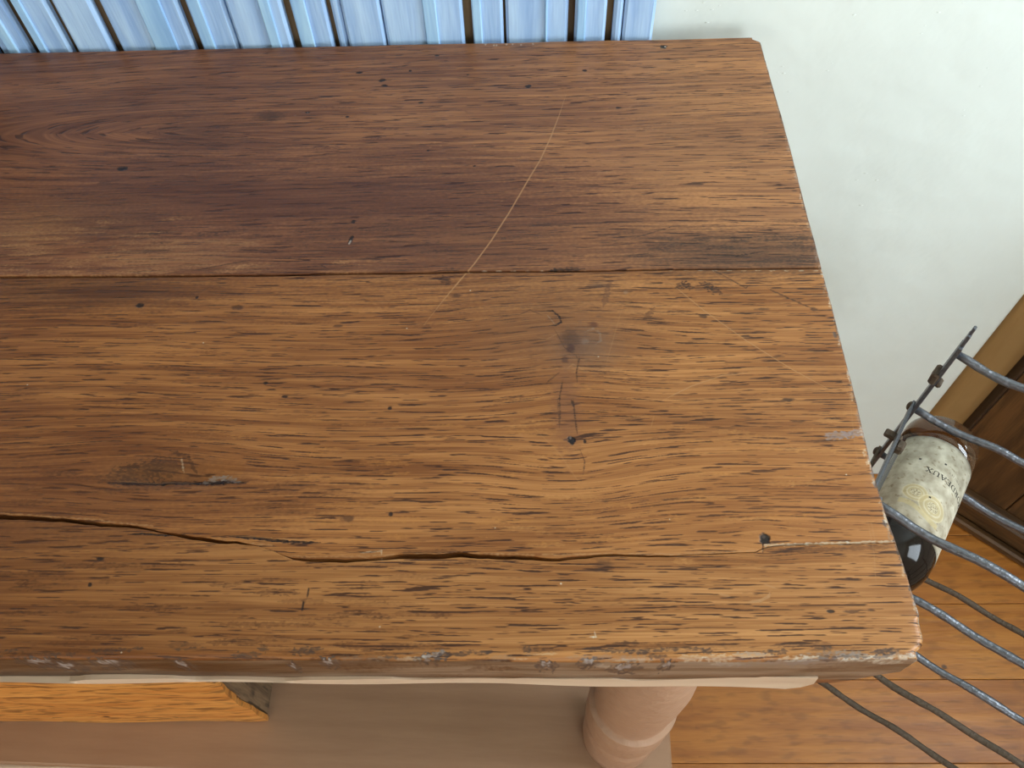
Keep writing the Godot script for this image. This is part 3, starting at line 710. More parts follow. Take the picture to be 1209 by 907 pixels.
	stroke([Vector2(-0.0651, -0.1198), Vector2(-0.0577, -0.1205)], 0.00100, Color(0.66, 0.62, 0.60), 0.80, 0.05, 0.8, true)
	stroke([Vector2(-0.0585, -0.1202), Vector2(-0.0537, -0.1212), Vector2(-0.0488, -0.1207)], 0.00220, Color(0.30, 0.25, 0.23), 0.75, -0.15, 0.8, true)
	stroke([Vector2(-0.0561, -0.1212), Vector2(-0.0518, -0.1219)], 0.00100, Color(0.66, 0.62, 0.60), 0.80, 0.05, 0.8, true)
	stroke([Vector2(0.0005, -0.1153), Vector2(0.0073, -0.1163), Vector2(0.0141, -0.1158)], 0.00220, Color(0.30, 0.25, 0.23), 0.75, -0.15, 0.8, true)
	stroke([Vector2(0.0039, -0.1163), Vector2(0.0101, -0.1170)], 0.00100, Color(0.66, 0.62, 0.60), 0.80, 0.05, 0.8, true)
	stroke([Vector2(0.0425, -0.1138), Vector2(0.0531, -0.1147), Vector2(0.0637, -0.1142)], 0.00220, Color(0.30, 0.25, 0.23), 0.75, -0.15, 0.8, true)
	stroke([Vector2(0.0478, -0.1148), Vector2(0.0574, -0.1154)], 0.00100, Color(0.66, 0.62, 0.60), 0.80, 0.05, 0.8, true)
	stroke([Vector2(0.0243, -0.1167), Vector2(0.0316, -0.1176), Vector2(0.0388, -0.1171)], 0.00220, Color(0.30, 0.25, 0.23), 0.75, -0.15, 0.8, true)
	stroke([Vector2(0.0280, -0.1176), Vector2(0.0345, -0.1183)], 0.00100, Color(0.66, 0.62, 0.60), 0.80, 0.05, 0.8, true)
	stroke([Vector2(0.0724, -0.1147), Vector2(0.0773, -0.1156), Vector2(0.0820, -0.1151)], 0.00220, Color(0.30, 0.25, 0.23), 0.75, -0.15, 0.8, true)
	stroke([Vector2(0.0749, -0.1156), Vector2(0.0793, -0.1163)], 0.00100, Color(0.66, 0.62, 0.60), 0.80, 0.05, 0.8, true)
	stroke([Vector2(-0.2925, -0.1155), Vector2(-0.2804, -0.1165), Vector2(-0.2677, -0.1160)], 0.00220, Color(0.30, 0.25, 0.23), 0.75, -0.15, 0.8, true)
	stroke([Vector2(-0.2866, -0.1165), Vector2(-0.2756, -0.1172)], 0.00100, Color(0.66, 0.62, 0.60), 0.80, 0.05, 0.8, true)
	stroke([Vector2(-0.0633, -0.1183), Vector2(-0.0562, -0.1216), Vector2(-0.0504, -0.1236)], 0.00120, grey, 0.80, 0.00, 0.7, true)
	spot(Vector2(0.2245, -0.1233), Vector2(0.00174, 0.00290), black, 0.80, -0.30, 0.60, 0.00, 0.40)
	stroke([Vector2(0.2203, -0.1237), Vector2(0.2258, -0.1247)], 0.00080, white, 0.80, 0.05, 0.6, true)
	stroke([Vector2(0.2069, -0.1181), Vector2(0.2171, -0.1209)], 0.00120, white, 0.60, 0.05, 0.7, true)
	spot(Vector2(0.2212, -0.2347), Vector2(0.00128, 0.00232), Color(0.34, 0.28, 0.26), 0.80, -0.20, 0.60, 0.00, 0.40)
	spot(Vector2(0.2205, -0.2274), Vector2(0.00128, 0.00232), Color(0.34, 0.28, 0.26), 0.80, -0.20, 0.60, 0.00, 0.40)
	spot(Vector2(0.2198, -0.2006), Vector2(0.00128, 0.00232), Color(0.34, 0.28, 0.26), 0.80, -0.20, 0.60, 0.00, 0.40)
	spot(Vector2(0.2234, -0.2108), Vector2(0.00128, 0.00232), Color(0.34, 0.28, 0.26), 0.80, -0.20, 0.60, 0.00, 0.40)
	spot(Vector2(0.2229, -0.1966), Vector2(0.00128, 0.00232), Color(0.34, 0.28, 0.26), 0.80, -0.20, 0.60, 0.00, 0.40)
	spot(Vector2(0.2205, -0.3474), Vector2(0.00128, 0.00232), Color(0.34, 0.28, 0.26), 0.80, -0.20, 0.60, 0.00, 0.40)
	spot(Vector2(0.2244, -0.3952), Vector2(0.00128, 0.00232), Color(0.34, 0.28, 0.26), 0.80, -0.20, 0.60, 0.00, 0.40)
	spot(Vector2(0.2245, -0.4432), Vector2(0.00128, 0.00232), Color(0.34, 0.28, 0.26), 0.80, -0.20, 0.60, 0.00, 0.40)
	# rubbed edges: pale grain along the front arris, the seams and the end
	rng.seed = 77
	for k in 260:
		var x := rng.randf_range(TX, 0.222)
		var worn := clampf((x + 0.30) * 1.6, 0.15, 1.0)
		if rng.randf() > worn * 0.9:
			continue
		var z := line_z_front(x) - rng.randf_range(-0.002, 0.0042)
		var l := rng.randf_range(0.006, 0.035)
		stroke([Vector2(x, z), Vector2(x + l, z + rng.randf_range(-0.0006, 0.0006))], rng.randf_range(0.0005, 0.0015), white if rng.randf() < 0.55 else grey, 0.7 * worn, 0.02, 0.6)
	for k in 90:
		var x := rng.randf_range(TX, 0.2)
		var z := line_z_front(x) - rng.randf_range(0.001, 0.007)
		stroke([Vector2(x, z), Vector2(x + rng.randf_range(0.004, 0.02), z + rng.randf_range(-0.001, 0.001))], rng.randf_range(0.0006, 0.0016), Color(0.27, 0.20, 0.17), 0.6, -0.1, 0.7)
	for k in 58:
		var z := -0.70 + k * 0.01
		stroke([Vector2(line_at(end_line, z, true) - 0.0004, z), Vector2(line_at(end_line, z + 0.01, true) - 0.0004, z + 0.01)], rng.randf_range(0.0008, 0.0016), Color(0.26, 0.19, 0.15), 0.75, -0.05, 0.5, false)
	for k in 110:
		var z := rng.randf_range(-0.70, -0.125)
		var x := line_at(end_line, z, true) - rng.randf_range(0.0, 0.0026)
		stroke([Vector2(x, z), Vector2(x - rng.randf_range(0.0, 0.002), z + rng.randf_range(0.002, 0.012))], rng.randf_range(0.0004, 0.0011), white if rng.randf() < 0.5 else grey, 0.45 * clampf((z + 0.72) * 3.0, 0.1, 1), -0.05, 0.7)


func line_z_front(x: float) -> float:
	return -0.1185 + 0.0012 * sin(x * 9.0 + 1.0)


# one board of the top: the ends of its cross-section follow za(x) and zb(x)
func plank(za: Callable, zb: Callable, ra_of: Callable, rb: Callable, thick: Callable, rows: int, m: Material, parent: Node3D, front_texture: bool) -> void:
	var us := []
	for k in 30:
		us.append(lerpf(-1.75, -0.84, k / 30.0))
	for k in 190:
		us.append(lerpf(-0.84, 0.205, k / 190.0))
	for k in 5:
		us.append(lerpf(0.205, 0.2205, k / 5.0))
	var nx := us.size() + 5
	var sag := noise(1.0, 2)
	sag.seed = 9
	var verts := PackedVector3Array()
	var uv := PackedVector2Array()
	var index := PackedInt32Array()
	var fr := [0.0, 0.08, 0.28, 0.6, 1.0]
	var nz := rows + 10
	var cut := Vector2(-0.2364, -0.2344)
	for i in nx:
		for j in nz:
			var v := clampf((j - 5.0) / (rows - 1), 0, 1) if j >= 5 and j < rows + 5 else 0.0 if j < 5 else 1.0
			var guess := 0.0
			var x: float = us[mini(i, us.size() - 1)]
			var a0: float = za.call(minf(x, 0.226))
			var b0: float = zb.call(minf(x, 0.226))
			guess = lerpf(a0, b0, v)
			var xr := line_at(end_line, guess, true)
			xr -= 0.007 * (1.0 - sqrt(1.0 - pow(clampf(1.0 - (guess + 0.709) / 0.007, 0, 1), 2)))
			xr -= 0.009 * (1.0 - sqrt(1.0 - pow(clampf(1.0 - (-0.1178 - guess) / 0.009, 0, 1), 2)))
			var re := 0.0017 + 0.0006 * sag.get_noise_2d(guess * 60, 5.0) + (0.004 if guess > -0.14 else 0.0)
			var dx := 1.0
			if i >= us.size():
				dx = fr[4 - (i - us.size())] * re
				x = xr - dx
			else:
				x = us[i] + (xr - 0.2265) * clampf((us[i] + 0.84) / 1.06, 0, 1)
				dx = xr - x
			a0 = za.call(x)
			b0 = zb.call(x)
			var rbx: float = rb.call(x)
			var ra: float = ra_of.call(x)
			var z := 0.0
			if j < 5:
				z = a0 + fr[j] * ra
			elif j >= rows + 5:
				z = b0 - fr[4 - (j - rows - 5)] * rbx
			else:
				z = lerpf(a0 + ra * 1.3, b0 - rbx * 1.3, v)
			var drop := 0.0
			for e in [[z - a0, ra], [b0 - z, rbx], [dx, re]]:
				if e[0] < e[1]:
					var q: float = e[1] - maxf(e[0], 0.0)
					drop = maxf(drop, e[1] - sqrt(maxf(e[1] * e[1] - q * q, 0.0)))
			var y := TOP - drop + sag.get_noise_2d(x * 7, z * 14) * 0.0006
			var gx: float = (x - cut.x) / 0.04
			var gz: float = (z - cut.y) / (0.006 if z < cut.y else 0.0022)
			y -= 0.0055 * exp(-gz * gz) * clampf(1.3 - gx * gx, 0, 1)
			verts.append(Vector3(x, y, z))
			uv.append(Vector2((x - TX) / (TW * PIX), (z - TZ) / (TH * PIZ)))
	for i in nx - 1:
		for j in nz - 1:
			var q := i * nz + j
			index.append_array([q, q + nz, q + 1, q + 1, q + nz, q + nz + 1])
	# sides and underside
	var rim := []
	for i in nx:
		rim.append(i * nz)
	for j in range(1, nz):
		rim.append((nx - 1) * nz + j)
	for i in range(nx - 2, -1, -1):
		rim.append(i * nz + nz - 1)
	for j in range(nz - 2, 0, -1):
		rim.append(j)
	var first := verts.size()
	var n := rim.size()
	var mid := Vector2.ZERO
	for lev in 4:
		for r in rim:
			var p := verts[r]
			var t: float = thick.call(p.x, p.z)
			var y := lerpf(p.y, TOP - t, [0.0, 0.34, 0.67, 1.0][lev])
			verts.append(Vector3(p.x, y, p.z))
			var s := p.y - y
			var w := uv[r]
			# the side takes its figure from the grain lying next to it
			if absf(p.z - line_z_front(p.x)) < 0.02 and front_texture:
				w.y += (s * 0.2 + 0.0006) / (TH * PIZ)
			elif p.x > 0.2:
				w.x -= s / (TW * PIX)
			else:
				w.y += s / (TH * PIZ) * (1.0 if p.z < -0.5 else -1.0)
			uv.append(w)
	for lev in 3:
		for k in n:
			var q := first + lev * n + k
			var r := first + lev * n + (k + 1) % n
			index.append_array([q, q + n, r, r, q + n, r + n])
	var under := verts.size()
	for k in nx:
		for j in [0, nz - 1]:
			var p := verts[k * nz + j]
			verts.append(Vector3(p.x, TOP - thick.call(p.x, p.z), p.z))
			uv.append(uv[k * nz + j])
	for k in nx - 1:
		var q := under + k * 2
		index.append_array([q, q + 1, q + 2, q + 2, q + 1, q + 3])
	var arrays := []
	arrays.resize(Mesh.ARRAY_MAX)
	arrays[Mesh.ARRAY_VERTEX] = verts
	arrays[Mesh.ARRAY_TEX_UV] = uv
	arrays[Mesh.ARRAY_INDEX] = index
	var st := SurfaceTool.new()
	st.create_from_arrays(arrays)
	commit("plank", st, m, parent)


func _ready() -> void:
	# ---- camera, sky, daylight, exposure
	var cam := Camera3D.new()
	cam.name = "camera"
	cam.fov = 51.42
	cam.near = 0.02
	cam.far = 60
	cam.transform = Transform3D(Basis(Vector3(0.999674, -0.025249, -0.003840), Vector3(0.010604, 0.547131, -0.836980), Vector3(0.023234, 0.836666, 0.547220)), EYE)
	add_child(cam)
	cam.current = true
	var sky_m := ProceduralSkyMaterial.new()
	sky_m.sky_top_color = Color(0.50, 0.66, 0.92)
	sky_m.sky_horizon_color = Color(0.86, 0.91, 0.97)
	sky_m.ground_bottom_color = Color(0.36, 0.36, 0.30)
	sky_m.ground_horizon_color = Color(0.62, 0.63, 0.58)
	var env := Environment.new()
	env.background_mode = Environment.BG_SKY
	env.sky = Sky.new()
	env.sky.sky_material = sky_m
	env.background_energy_multiplier = 1.2
	env.tonemap_mode = Environment.TONE_MAPPER_LINEAR
	env.tonemap_exposure = 1.0
	env.sdfgi_enabled = true
	env.ssao_enabled = true
	env.ssil_enabled = true
	var we := WorldEnvironment.new()
	we.name = "sky"
	we.environment = env
	add_child(we)
	# daylight in the three windows: centre, size, facing, colour, energy
	var day := [
		[Vector3(RIGHT - 0.01, 1.72, -0.12), Vector2(0.56, 1.0), Vector3(-1, 0, 0), Color(0.92, 0.97, 1.0), 3.0],
		[Vector3(0.9, 1.45, FRONT - 0.01), Vector2(1.0, 1.4), Vector3(0, 0, -1), Color(0.95, 0.98, 1.0), 2.75],
		[Vector3(-1.35, 1.45, FRONT - 0.01), Vector2(1.0, 1.4), Vector3(0, 0, -1), Color(1.0, 0.96, 0.89), 1.3],
	]
	for d in day:
		var l := AreaLight3D.new()
		l.name = "window_daylight"
		l.area_size = d[1]
		l.light_color = d[3]
		l.light_energy = d[4]
		l.area_range = 12.0
		l.area_attenuation = 2.0
		l.shadow_enabled = true
		add_child(l, true)
		l.look_at_from_position(d[0], d[0] + d[2], Vector3.UP)
	room()
	furniture()
	wine()


# ---------------------------------------------------------------- the room
func wall_piece(called: String, boxes: Array, m: Material) -> MeshInstance3D:
	var st := begin()
	for b in boxes:
		cbox(st, (b[0] + b[1]) / 2, b[1] - b[0], 0.0)
	var o := commit(called, st, m)
	o.set_meta("kind", "structure")
	return o


func window(called: String, c: Vector3, size: Vector2, turn: float, frame: Material, glass: Material) -> void:
	var o := base(called, c)
	o.rotation.y = turn
	o.set_meta("kind", "structure")
	var st := begin()
	var w := size.x / 2
	var h := size.y / 2
	for s in [-1, 1]:
		cbox(st, Vector3(s * (w - 0.025), 0, 0), Vector3(0.05, size.y, 0.07), 0.005)
		cbox(st, Vector3(0, s * (h - 0.025), 0), Vector3(size.x - 0.1, 0.05, 0.07), 0.005)
	cbox(st, Vector3.ZERO, Vector3(0.03, size.y - 0.1, 0.05), 0.004)
	commit("window_frame", st, frame, o)
	for s in [-1, 1]:
		block("pane", Vector3(-w + 0.05 if s < 0 else 0.015, -h + 0.05, -0.003), Vector3(-0.015 if s < 0 else w - 0.05, h - 0.05, 0.003), 0.0, glass, o)


func room() -> void:
	var cream := paint(Color(0.886, 0.925, 0.906), 0.62)
	cream.uv1_triplanar = true
	cream.uv1_world_triplanar = true
	cream.uv1_scale = Vector3(1.6, 1.6, 1.6)
	bumpy(cream, 0.012, 5, 0.12, 3)
	var plain := paint(Color(0.86, 0.85, 0.79), 0.8)
	var t := 0.14
	wall_piece("wall_back", [[Vector3(LEFT - t, 0, BACK - t), Vector3(RIGHT + t, CEILING, BACK)]], cream)
	# lumps of old filler under the paint
	var wb: Node3D = get_node("wall_back")
	rng.seed = 5
	var lumps := begin()
	for c in [[Vector2(0.1664, 1.0102), Vector2(0.01, 0.006), 10], [Vector2(0.1857, 1.0089), Vector2(0.006, 0.01), 8], [Vector2(0.2731, 0.9434), Vector2(0.03, 0.006), 14], [Vector2(0.3032, 0.9366), Vector2(0.02, 0.008), 14], [Vector2(0.2996, 0.9274), Vector2(0.02, 0.01), 16], [Vector2(0.3940, 0.9814), Vector2(0.02, 0.015), 16], [Vector2(0.4764, 0.9202), Vector2(0.01, 0.02), 12], [Vector2(0.4129, 0.7887), Vector2(0.02, 0.006), 12], [Vector2(0.4128, 0.7499), Vector2(0.006, 0.02), 6], [Vector2(0.4117, 0.6704), Vector2(0.004, 0.01), 4], [Vector2(0.3909, 0.9997), Vector2(0.03, 0.02), 8], [Vector2(0.5351, 0.6116), Vector2(0.02, 0.01), 5], [Vector2(0.4678, 0.8990), Vector2(0.02, 0.02), 10]]:
		for k in c[2]:
			var p := Vector3(c[0].x + rng.randfn(0, c[1].x), c[0].y + rng.randfn(0, c[1].y), BACK - 0.0005)
			var r := rng.randf_range(0.0007, 0.0017)
			var prof := []
			for a in 5:
				prof.append(Vector2(cos(a * PI / 8), sin(a * PI / 8) * 0.36) * r)
			prof[4].x = 0.0
			var piece := begin()
			lathe(piece, prof, 9)
			piece.generate_normals()
			lumps.append_from(piece.commit(), 0, Transform3D(Basis(Vector3.RIGHT, PI / 2).scaled_local(Vector3(rng.randf_range(1.0, 3.6), 1, rng.randf_range(0.7, 1.3))), p))
	var lump := MeshInstance3D.new()
	lump.name = "filler_lump"
	lump.mesh = lumps.commit()
	lump.material_override = paint(Color(0.886, 0.925, 0.906), 0.62)
	lump.set_meta("kind", "stuff")
	wb.add_child(lump)
	var wz := [-0.40, 0.16]
	wall_piece("wall_right", [
		[Vector3(RIGHT, 0, BACK), Vector3(RIGHT + t, CEILING, wz[0])], [Vector3(RIGHT, 0, wz[1]), Vector3(RIGHT + t, CEILING, FRONT)],
		[Vector3(RIGHT, 0, wz[0]), Vector3(RIGHT + t, 1.22, wz[1])], [Vector3(RIGHT, 2.22, wz[0]), Vector3(RIGHT + t, CEILING, wz[1])]], plain)
	wall_piece("wall_left", [[Vector3(LEFT - t, 0, BACK), Vector3(LEFT, CEILING, FRONT)]], plain)
	var xs := [LEFT, -1.85, -0.85, 0.4, 1.4, RIGHT]
	var low := [0, 0.75, 0, 0.75, 0]
	var high := [0, 2.15, 0, 2.15, 0]
	var bs := []
	for k in 5:
		if k % 2:
			bs.append([Vector3(xs[k], 0, FRONT), Vector3(xs[k + 1], low[k], FRONT + t)])
			bs.append([Vector3(xs[k], high[k], FRONT), Vector3(xs[k + 1], CEILING, FRONT + t)])
		else:
			bs.append([Vector3(xs[k] - (t if k == 0 else 0.0), 0, FRONT), Vector3(xs[k + 1] + (t if k == 4 else 0.0), CEILING, FRONT + t)])
	wall_piece("wall_front", bs, plain)
	wall_piece("ceiling", [[Vector3(LEFT - t, CEILING, BACK - t), Vector3(RIGHT + t, CEILING + t, FRONT + t)]], plain)
	var frame := paint(Color(0.9, 0.9, 0.87), 0.5)
	var glass := paint(Color(0.97, 1.0, 0.99, 0.04), 0.0)
	glass.transparency = BaseMaterial3D.TRANSPARENCY_ALPHA
	window("window_1", Vector3(RIGHT + 0.07, 1.72, -0.12), Vector2(0.56, 1.0), PI / 2, frame, glass)
	window("window_2", Vector3(0.9, 1.45, FRONT + 0.07), Vector2(1.0, 1.4), 0, frame, glass)
	window("window_3", Vector3(-1.35, 1.45, FRONT + 0.07), Vector2(1.0, 1.4), 0, frame, glass)
	# wide old pine boards running along the back wall
	var pine := [
		wood(512, 256, Vector2(1.2, 0.4), Color(0.620, 0.369, 0.125), Color(0.761, 0.510, 0.212), 0.7, 9, 0.42, 0.05, 201, 0.2),
		wood(512, 256, Vector2(1.2, 0.4), Color(0.588, 0.345, 0.118), Color(0.729, 0.471, 0.188), 0.7, 12, 0.42, 0.05, 214, 0.22),
	]
	var under := block("floor", Vector3(LEFT - t, -0.12, BACK - t), Vector3(RIGHT + t, -0.024, FRONT + t), 0.0, paint(Color(0.10, 0.07, 0.05), 0.9))
	under.set_meta("kind", "structure")
	rng.seed = 21
	var z := -0.334 - 0.134 * 3
	var k := 0
	while z < FRONT:
		var off := Vector2(rng.randf() * 1.2, 0.04 - z + 0.14 * (k % 2))
		block("floor_board", Vector3(LEFT, -0.024, maxf(z + 0.0004, BACK)), Vector3(RIGHT, 0, minf(z + 0.1336, FRONT)), 0.0009, pine[k % 2], under, 0, 1.0, off)
		z += 0.134
		k += 1

# ---------------------------------------------------------------- panelling, table, crate, cupboard
func furniture() -> void:
	panelling()
	table()
	crate()
	cupboard()


func panelling() -> void:
	var o := base("plank_panelling", Vector3(-0.7, 0, BACK))
	tag(o, "pale blue painted vertical plank panelling standing against the wall behind the oak table", "panelling")
	var blue := wood(256, 256, Vector2(0.8, 0.3), Color(0.565, 0.706, 0.894), Color(0.753, 0.878, 1.000), 0.7, 0, 0.75, 0.08, 301)
	var pale := wood(256, 128, Vector2(0.8, 0.2), Color(0.573, 0.745, 0.918), Color(0.722, 0.878, 0.988), 0.9, 0, 0.85, 0.06, 317)
	var raw := wood(128, 128, Vector2(0.8, 0.2), Color(0.36, 0.28, 0.19), Color(0.54, 0.44, 0.31), 0.9, 0, 0.8, 0.05, 331)
	var top := 2.2
	var here := o.position
	block("backing", Vector3(-2.2, 0.0, BACK + 0.0005) - here, Vector3(0.1230 - 0.002, top, BACK + 0.009) - here, 0.0, raw, o, 1)
	rng.seed = 31
	# right end, width of the gap after it, beads as [from, to]
	var boards := [[-0.5712, -0.5326, []], [-0.5275, -0.4973, [[-0.5191, -0.5091]]], [-0.4898, -0.4562, [[-0.4872, -0.4789]]], [-0.4495, -0.4134, []], [-0.4050, -0.3313, [[-0.3698, -0.3472]]], [-0.3237, -0.2877, [[-0.3212, -0.3095]]], [-0.2852, -0.2325, [[-0.2534, -0.2433]]], [-0.2249, -0.1915, [[-0.2233, -0.2099]]], [-0.1864, -0.1777, []], [-0.1764, -0.1392, []], [-0.1379, -0.0611, [[-0.0987, -0.0861]]], [-0.0527, -0.0226, [[-0.0519, -0.0435]]], [-0.0201, 0.0400, [[0.0174, 0.0199]]], [0.0466, 0.0767, [[0.0483, 0.0567]]], [0.0834, 0.0921, []], [0.0934, 0.1230, []]]
	for b in boards:
		var lift := rng.randf_range(-0.0015, 0.0015)
		var off := Vector2(rng.randf(), rng.randf())
		var p := block("board", Vector3(b[0], 0.0, BACK + 0.0092) - here, Vector3(b[1], top, BACK + 0.0205 + lift) - here, 0.0028, blue, o, 1, 1.0, off)
		for bd in b[2]:
			var st := begin()
			cbox(st, Vector3((bd[0] + bd[1]) / 2, top / 2, BACK + 0.0210 + lift) - here, Vector3(bd[1] - bd[0], top - 0.004, 0.0034), 0.0009, 1, 1.0, off)
			commit("bead", st, pale, p)
	# plain boards further left, out of the photograph
	var x := -0.66
	while x > -2.1:
		var w := rng.randf_range(0.06, 0.11)
		block("board", Vector3(x - w, 0.0, BACK + 0.0092) - here, Vector3(x, top, BACK + 0.0205) - here, 0.0028, blue, o, 1, 1.0, Vector2(rng.randf(), rng.randf()))
		x -= w + 0.008


func thickness(x: float, z: float) -> float:
	var t := 0.0425 + 0.0012 * sin(x * 31.0) + 0.0008 * sin(x * 83.0 + 1.0)
	if z > -0.3:
		t += lerpf(0.0, 0.016, smoothstep(0.164, 0.176, x))
		t -= lerpf(0.0, 0.030, smoothstep(0.185, 0.226, x))
	return t


func table() -> void:
	var o := base("oak_table", Vector3(-0.75, 0, -0.41))
	tag(o, "heavy old side table with thick split oak plank top and painted turned leg", "table")
	var m := oak()
	var top := Node3D.new()
	top.name = "oak_top"
	top.position = -o.position
	o.add_child(top)
	var lip := func(x: float) -> float: return 0.00012 + gap_at(x) * 0.22
	var seam_lip := func(_x: float) -> float: return 0.0011
	plank(func(_x): return -0.709, func(x): return line_at(seam, x) - seam_gap(x), func(_x): return 0.004, seam_lip, thickness, 60, m, top, false)
	plank(func(x): return line_at(seam, x) + seam_gap(x), func(x): return joint_at(x) - gap_at(x) / 2, seam_lip, lip, thickness, 46, m, top, false)
	plank(func(x): return joint_at(x) + gap_at(x) / 2 + 0.00004, line_z_front, lip, func(x): return 0.0038 + 0.0012 * sin(x * 23.0) + 0.0008 * sin(x * 61.0), thickness, 20, m, top, true)
	var pink := wood(256, 128, Vector2(0.9, 0.3), Color(0.753, 0.635, 0.533), Color(0.847, 0.753, 0.651), 0.6, 0, 0.55, 0.04, 401)
	var taupe := wood(256, 256, Vector2(0.9, 0.5), Color(0.620, 0.478, 0.369), Color(0.682, 0.541, 0.424), 0.5, 0, 0.45, 0.03, 417)
	# the chipped pale moulding under the front edge
	var at := [[-1.70, 0.955], [-0.335, 0.9555], [-0.175, 0.954], [-0.016, 0.9495], [0.04, 0.945], [0.091, 0.9415], [0.13, 0.938], [0.160, 0.935], [0.168, 0.940], [0.1735, 0.950]]
	var st := begin()
	st.set_smooth_group(-1)
	var xs := []
	var x := -1.70
	while x < 0.1735:
		xs.append(x)
		x += 0.004
	xs.append(0.1735)
	var quad := func(a: Vector3, b: Vector3, c: Vector3, d: Vector3, n: Vector3) -> void:
		var uv := []
		for p in [a, b, c, d]:
			uv.append(Vector2(p.x, p.y + p.z))
		tri(st, [a, b, c], n, [uv[0], uv[1], uv[2]])
		tri(st, [a, c, d], n, [uv[0], uv[2], uv[3]])
	var here := -o.position
	for k in xs.size() - 1:
		var p := []
		for e: float in [xs[k], xs[k + 1]]:
			var zf := -0.1172 + 0.0006 * sin(e * 40.0)
			var yt := TOP - thickness(minf(e, 0.163), 0.0) - 0.0003
			yt += 0.0022 * clampf(sin(e * 46.0 + 0.6) * 3.0, -1, 1)
			p.append([here + Vector3(e, yt, zf), here + Vector3(e, line_at(at, e), zf + 0.0012), here + Vector3(e, line_at(at, e), zf - 0.028), here + Vector3(e, yt, zf - 0.028)])
		quad.call(p[0][0], p[1][0], p[1][1], p[0][1], Vector3(0, 0, 1))
		quad.call(p[0][1], p[1][1], p[1][2], p[0][2], Vector3.DOWN)
		quad.call(p[0][0], p[1][0], p[1][3], p[0][3], Vector3.UP)
		quad.call(p[0][2], p[1][2], p[1][3], p[0][3], Vector3(0, 0, -1))
		if k == xs.size() - 2:
			quad.call(p[1][0], p[1][1], p[1][2], p[1][3], Vector3.RIGHT)
	var rail := commit("moulding", st, pink, o)
	rail.set_meta("label", "chipped pale pink moulding")
	for s in [[Vector3(-1.62, 0.83, -0.172), Vector3(0.160, 0.956, -0.148)], [Vector3(-1.62, 0.83, -0.69), Vector3(0.160, 0.956, -0.668)], [Vector3(0.138, 0.83, -0.667), Vector3(0.160, 0.956, -0.173)], [Vector3(-1.62, 0.83, -0.667), Vector3(-1.598, 0.956, -0.173)]]:
		block("apron", s[0] + here, s[1] + here, 0.003, pink, o)
	# turned legs
	var prof := []
	for p in [[0.0, 0.20], [0.050, 0.20], [0.052, 0.23], [0.048, 0.262], [0.0505, 0.275], [0.0525, 0.290], [0.0505, 0.304], [0.0475, 0.312], [0.0515, 0.330], [0.0545, 0.360], [0.0545, 0.392], [0.0515, 0.416], [0.0497, 0.4225], [0.0492, 0.4262], [0.0530, 0.4290], [0.0548, 0.4330], [0.0536, 0.4372], [0.0484, 0.4395], [0.0478, 0.452], [0.0488, 0.48], [0.0510, 0.53], [0.0520, 0.59], [0.0490, 0.65], [0.0420, 0.70], [0.036, 0.735], [0.044, 0.745], [0.0445, 0.756], [0.038, 0.765], [0.0, 0.765]]:
		prof.append(Vector2(p[0], p[1]))
	var leg := begin()
	lathe(leg, prof, 56)
	cbox(leg, Vector3(0, 0.81, 0), Vector3(0.088, 0.092, 0.088), 0.004)
	cbox(leg, Vector3(0, 0.903, 0), Vector3(0.07, 0.104, 0.07), 0.002)
	var leg_paint := paint(Color(0.698, 0.557, 0.455), 0.5)
	leg_paint.uv1_triplanar = true
	leg_paint.uv1_scale = Vector3(5, 5, 5)
	bumpy(leg_paint, 0.02, 4, 0.12, 11)
	var l := commit("leg", leg, leg_paint, o)
	l.position = Vector3(0.122, 0, -0.212) + here
	for p in [Vector3(0.122, 0, -0.612), Vector3(-1.58, 0, -0.212), Vector3(-1.58, 0, -0.612)]:
		var c := l.duplicate()
		c.name = "leg"
		o.add_child(c, true)
		c.position = p + here
	# the pot shelf on its frame
	# the shelf board sits a little skew on its frame
	var board := begin()
	var hinge := Vector3(-0.65, 0.189, -0.1685)
	cbox(board, Vector3(-0.087, 0, -0.255), Vector3(1.87, 0.022, 0.51), 0.0025, 0, 1.0, Vector2.ZERO, Transform3D(Basis(Vector3.UP, deg_to_rad(-1.9)), hinge + here))
	commit("shelf", board, taupe, o)
	block("shelf_rail", Vector3(-1.64, 0.10, -0.192) + here, Vector3(0.18, 0.1765, -0.1675) + here, 0.003, pink, o)
	block("shelf_rail", Vector3(-1.64, 0.10, -0.675) + here, Vector3(0.18, 0.1765, -0.652) + here, 0.003, pink, o)
	for p in [Vector3(0.135, 0, -0.225), Vector3(0.135, 0, -0.62), Vector3(-1.58, 0, -0.225), Vector3(-1.58, 0, -0.62)]:
		var f := begin()
		cbox(f, Vector3(0, 0.089, 0), Vector3(0.07, 0.176, 0.064), 0.004)
		var fo := commit("foot", f, leg_paint, o)
		fo.position = p + here


func seam_gap(x: float) -> float:
	return clampf(0.0009 - (x + 0.1) * 0.0009, 0.00025, 0.0012)


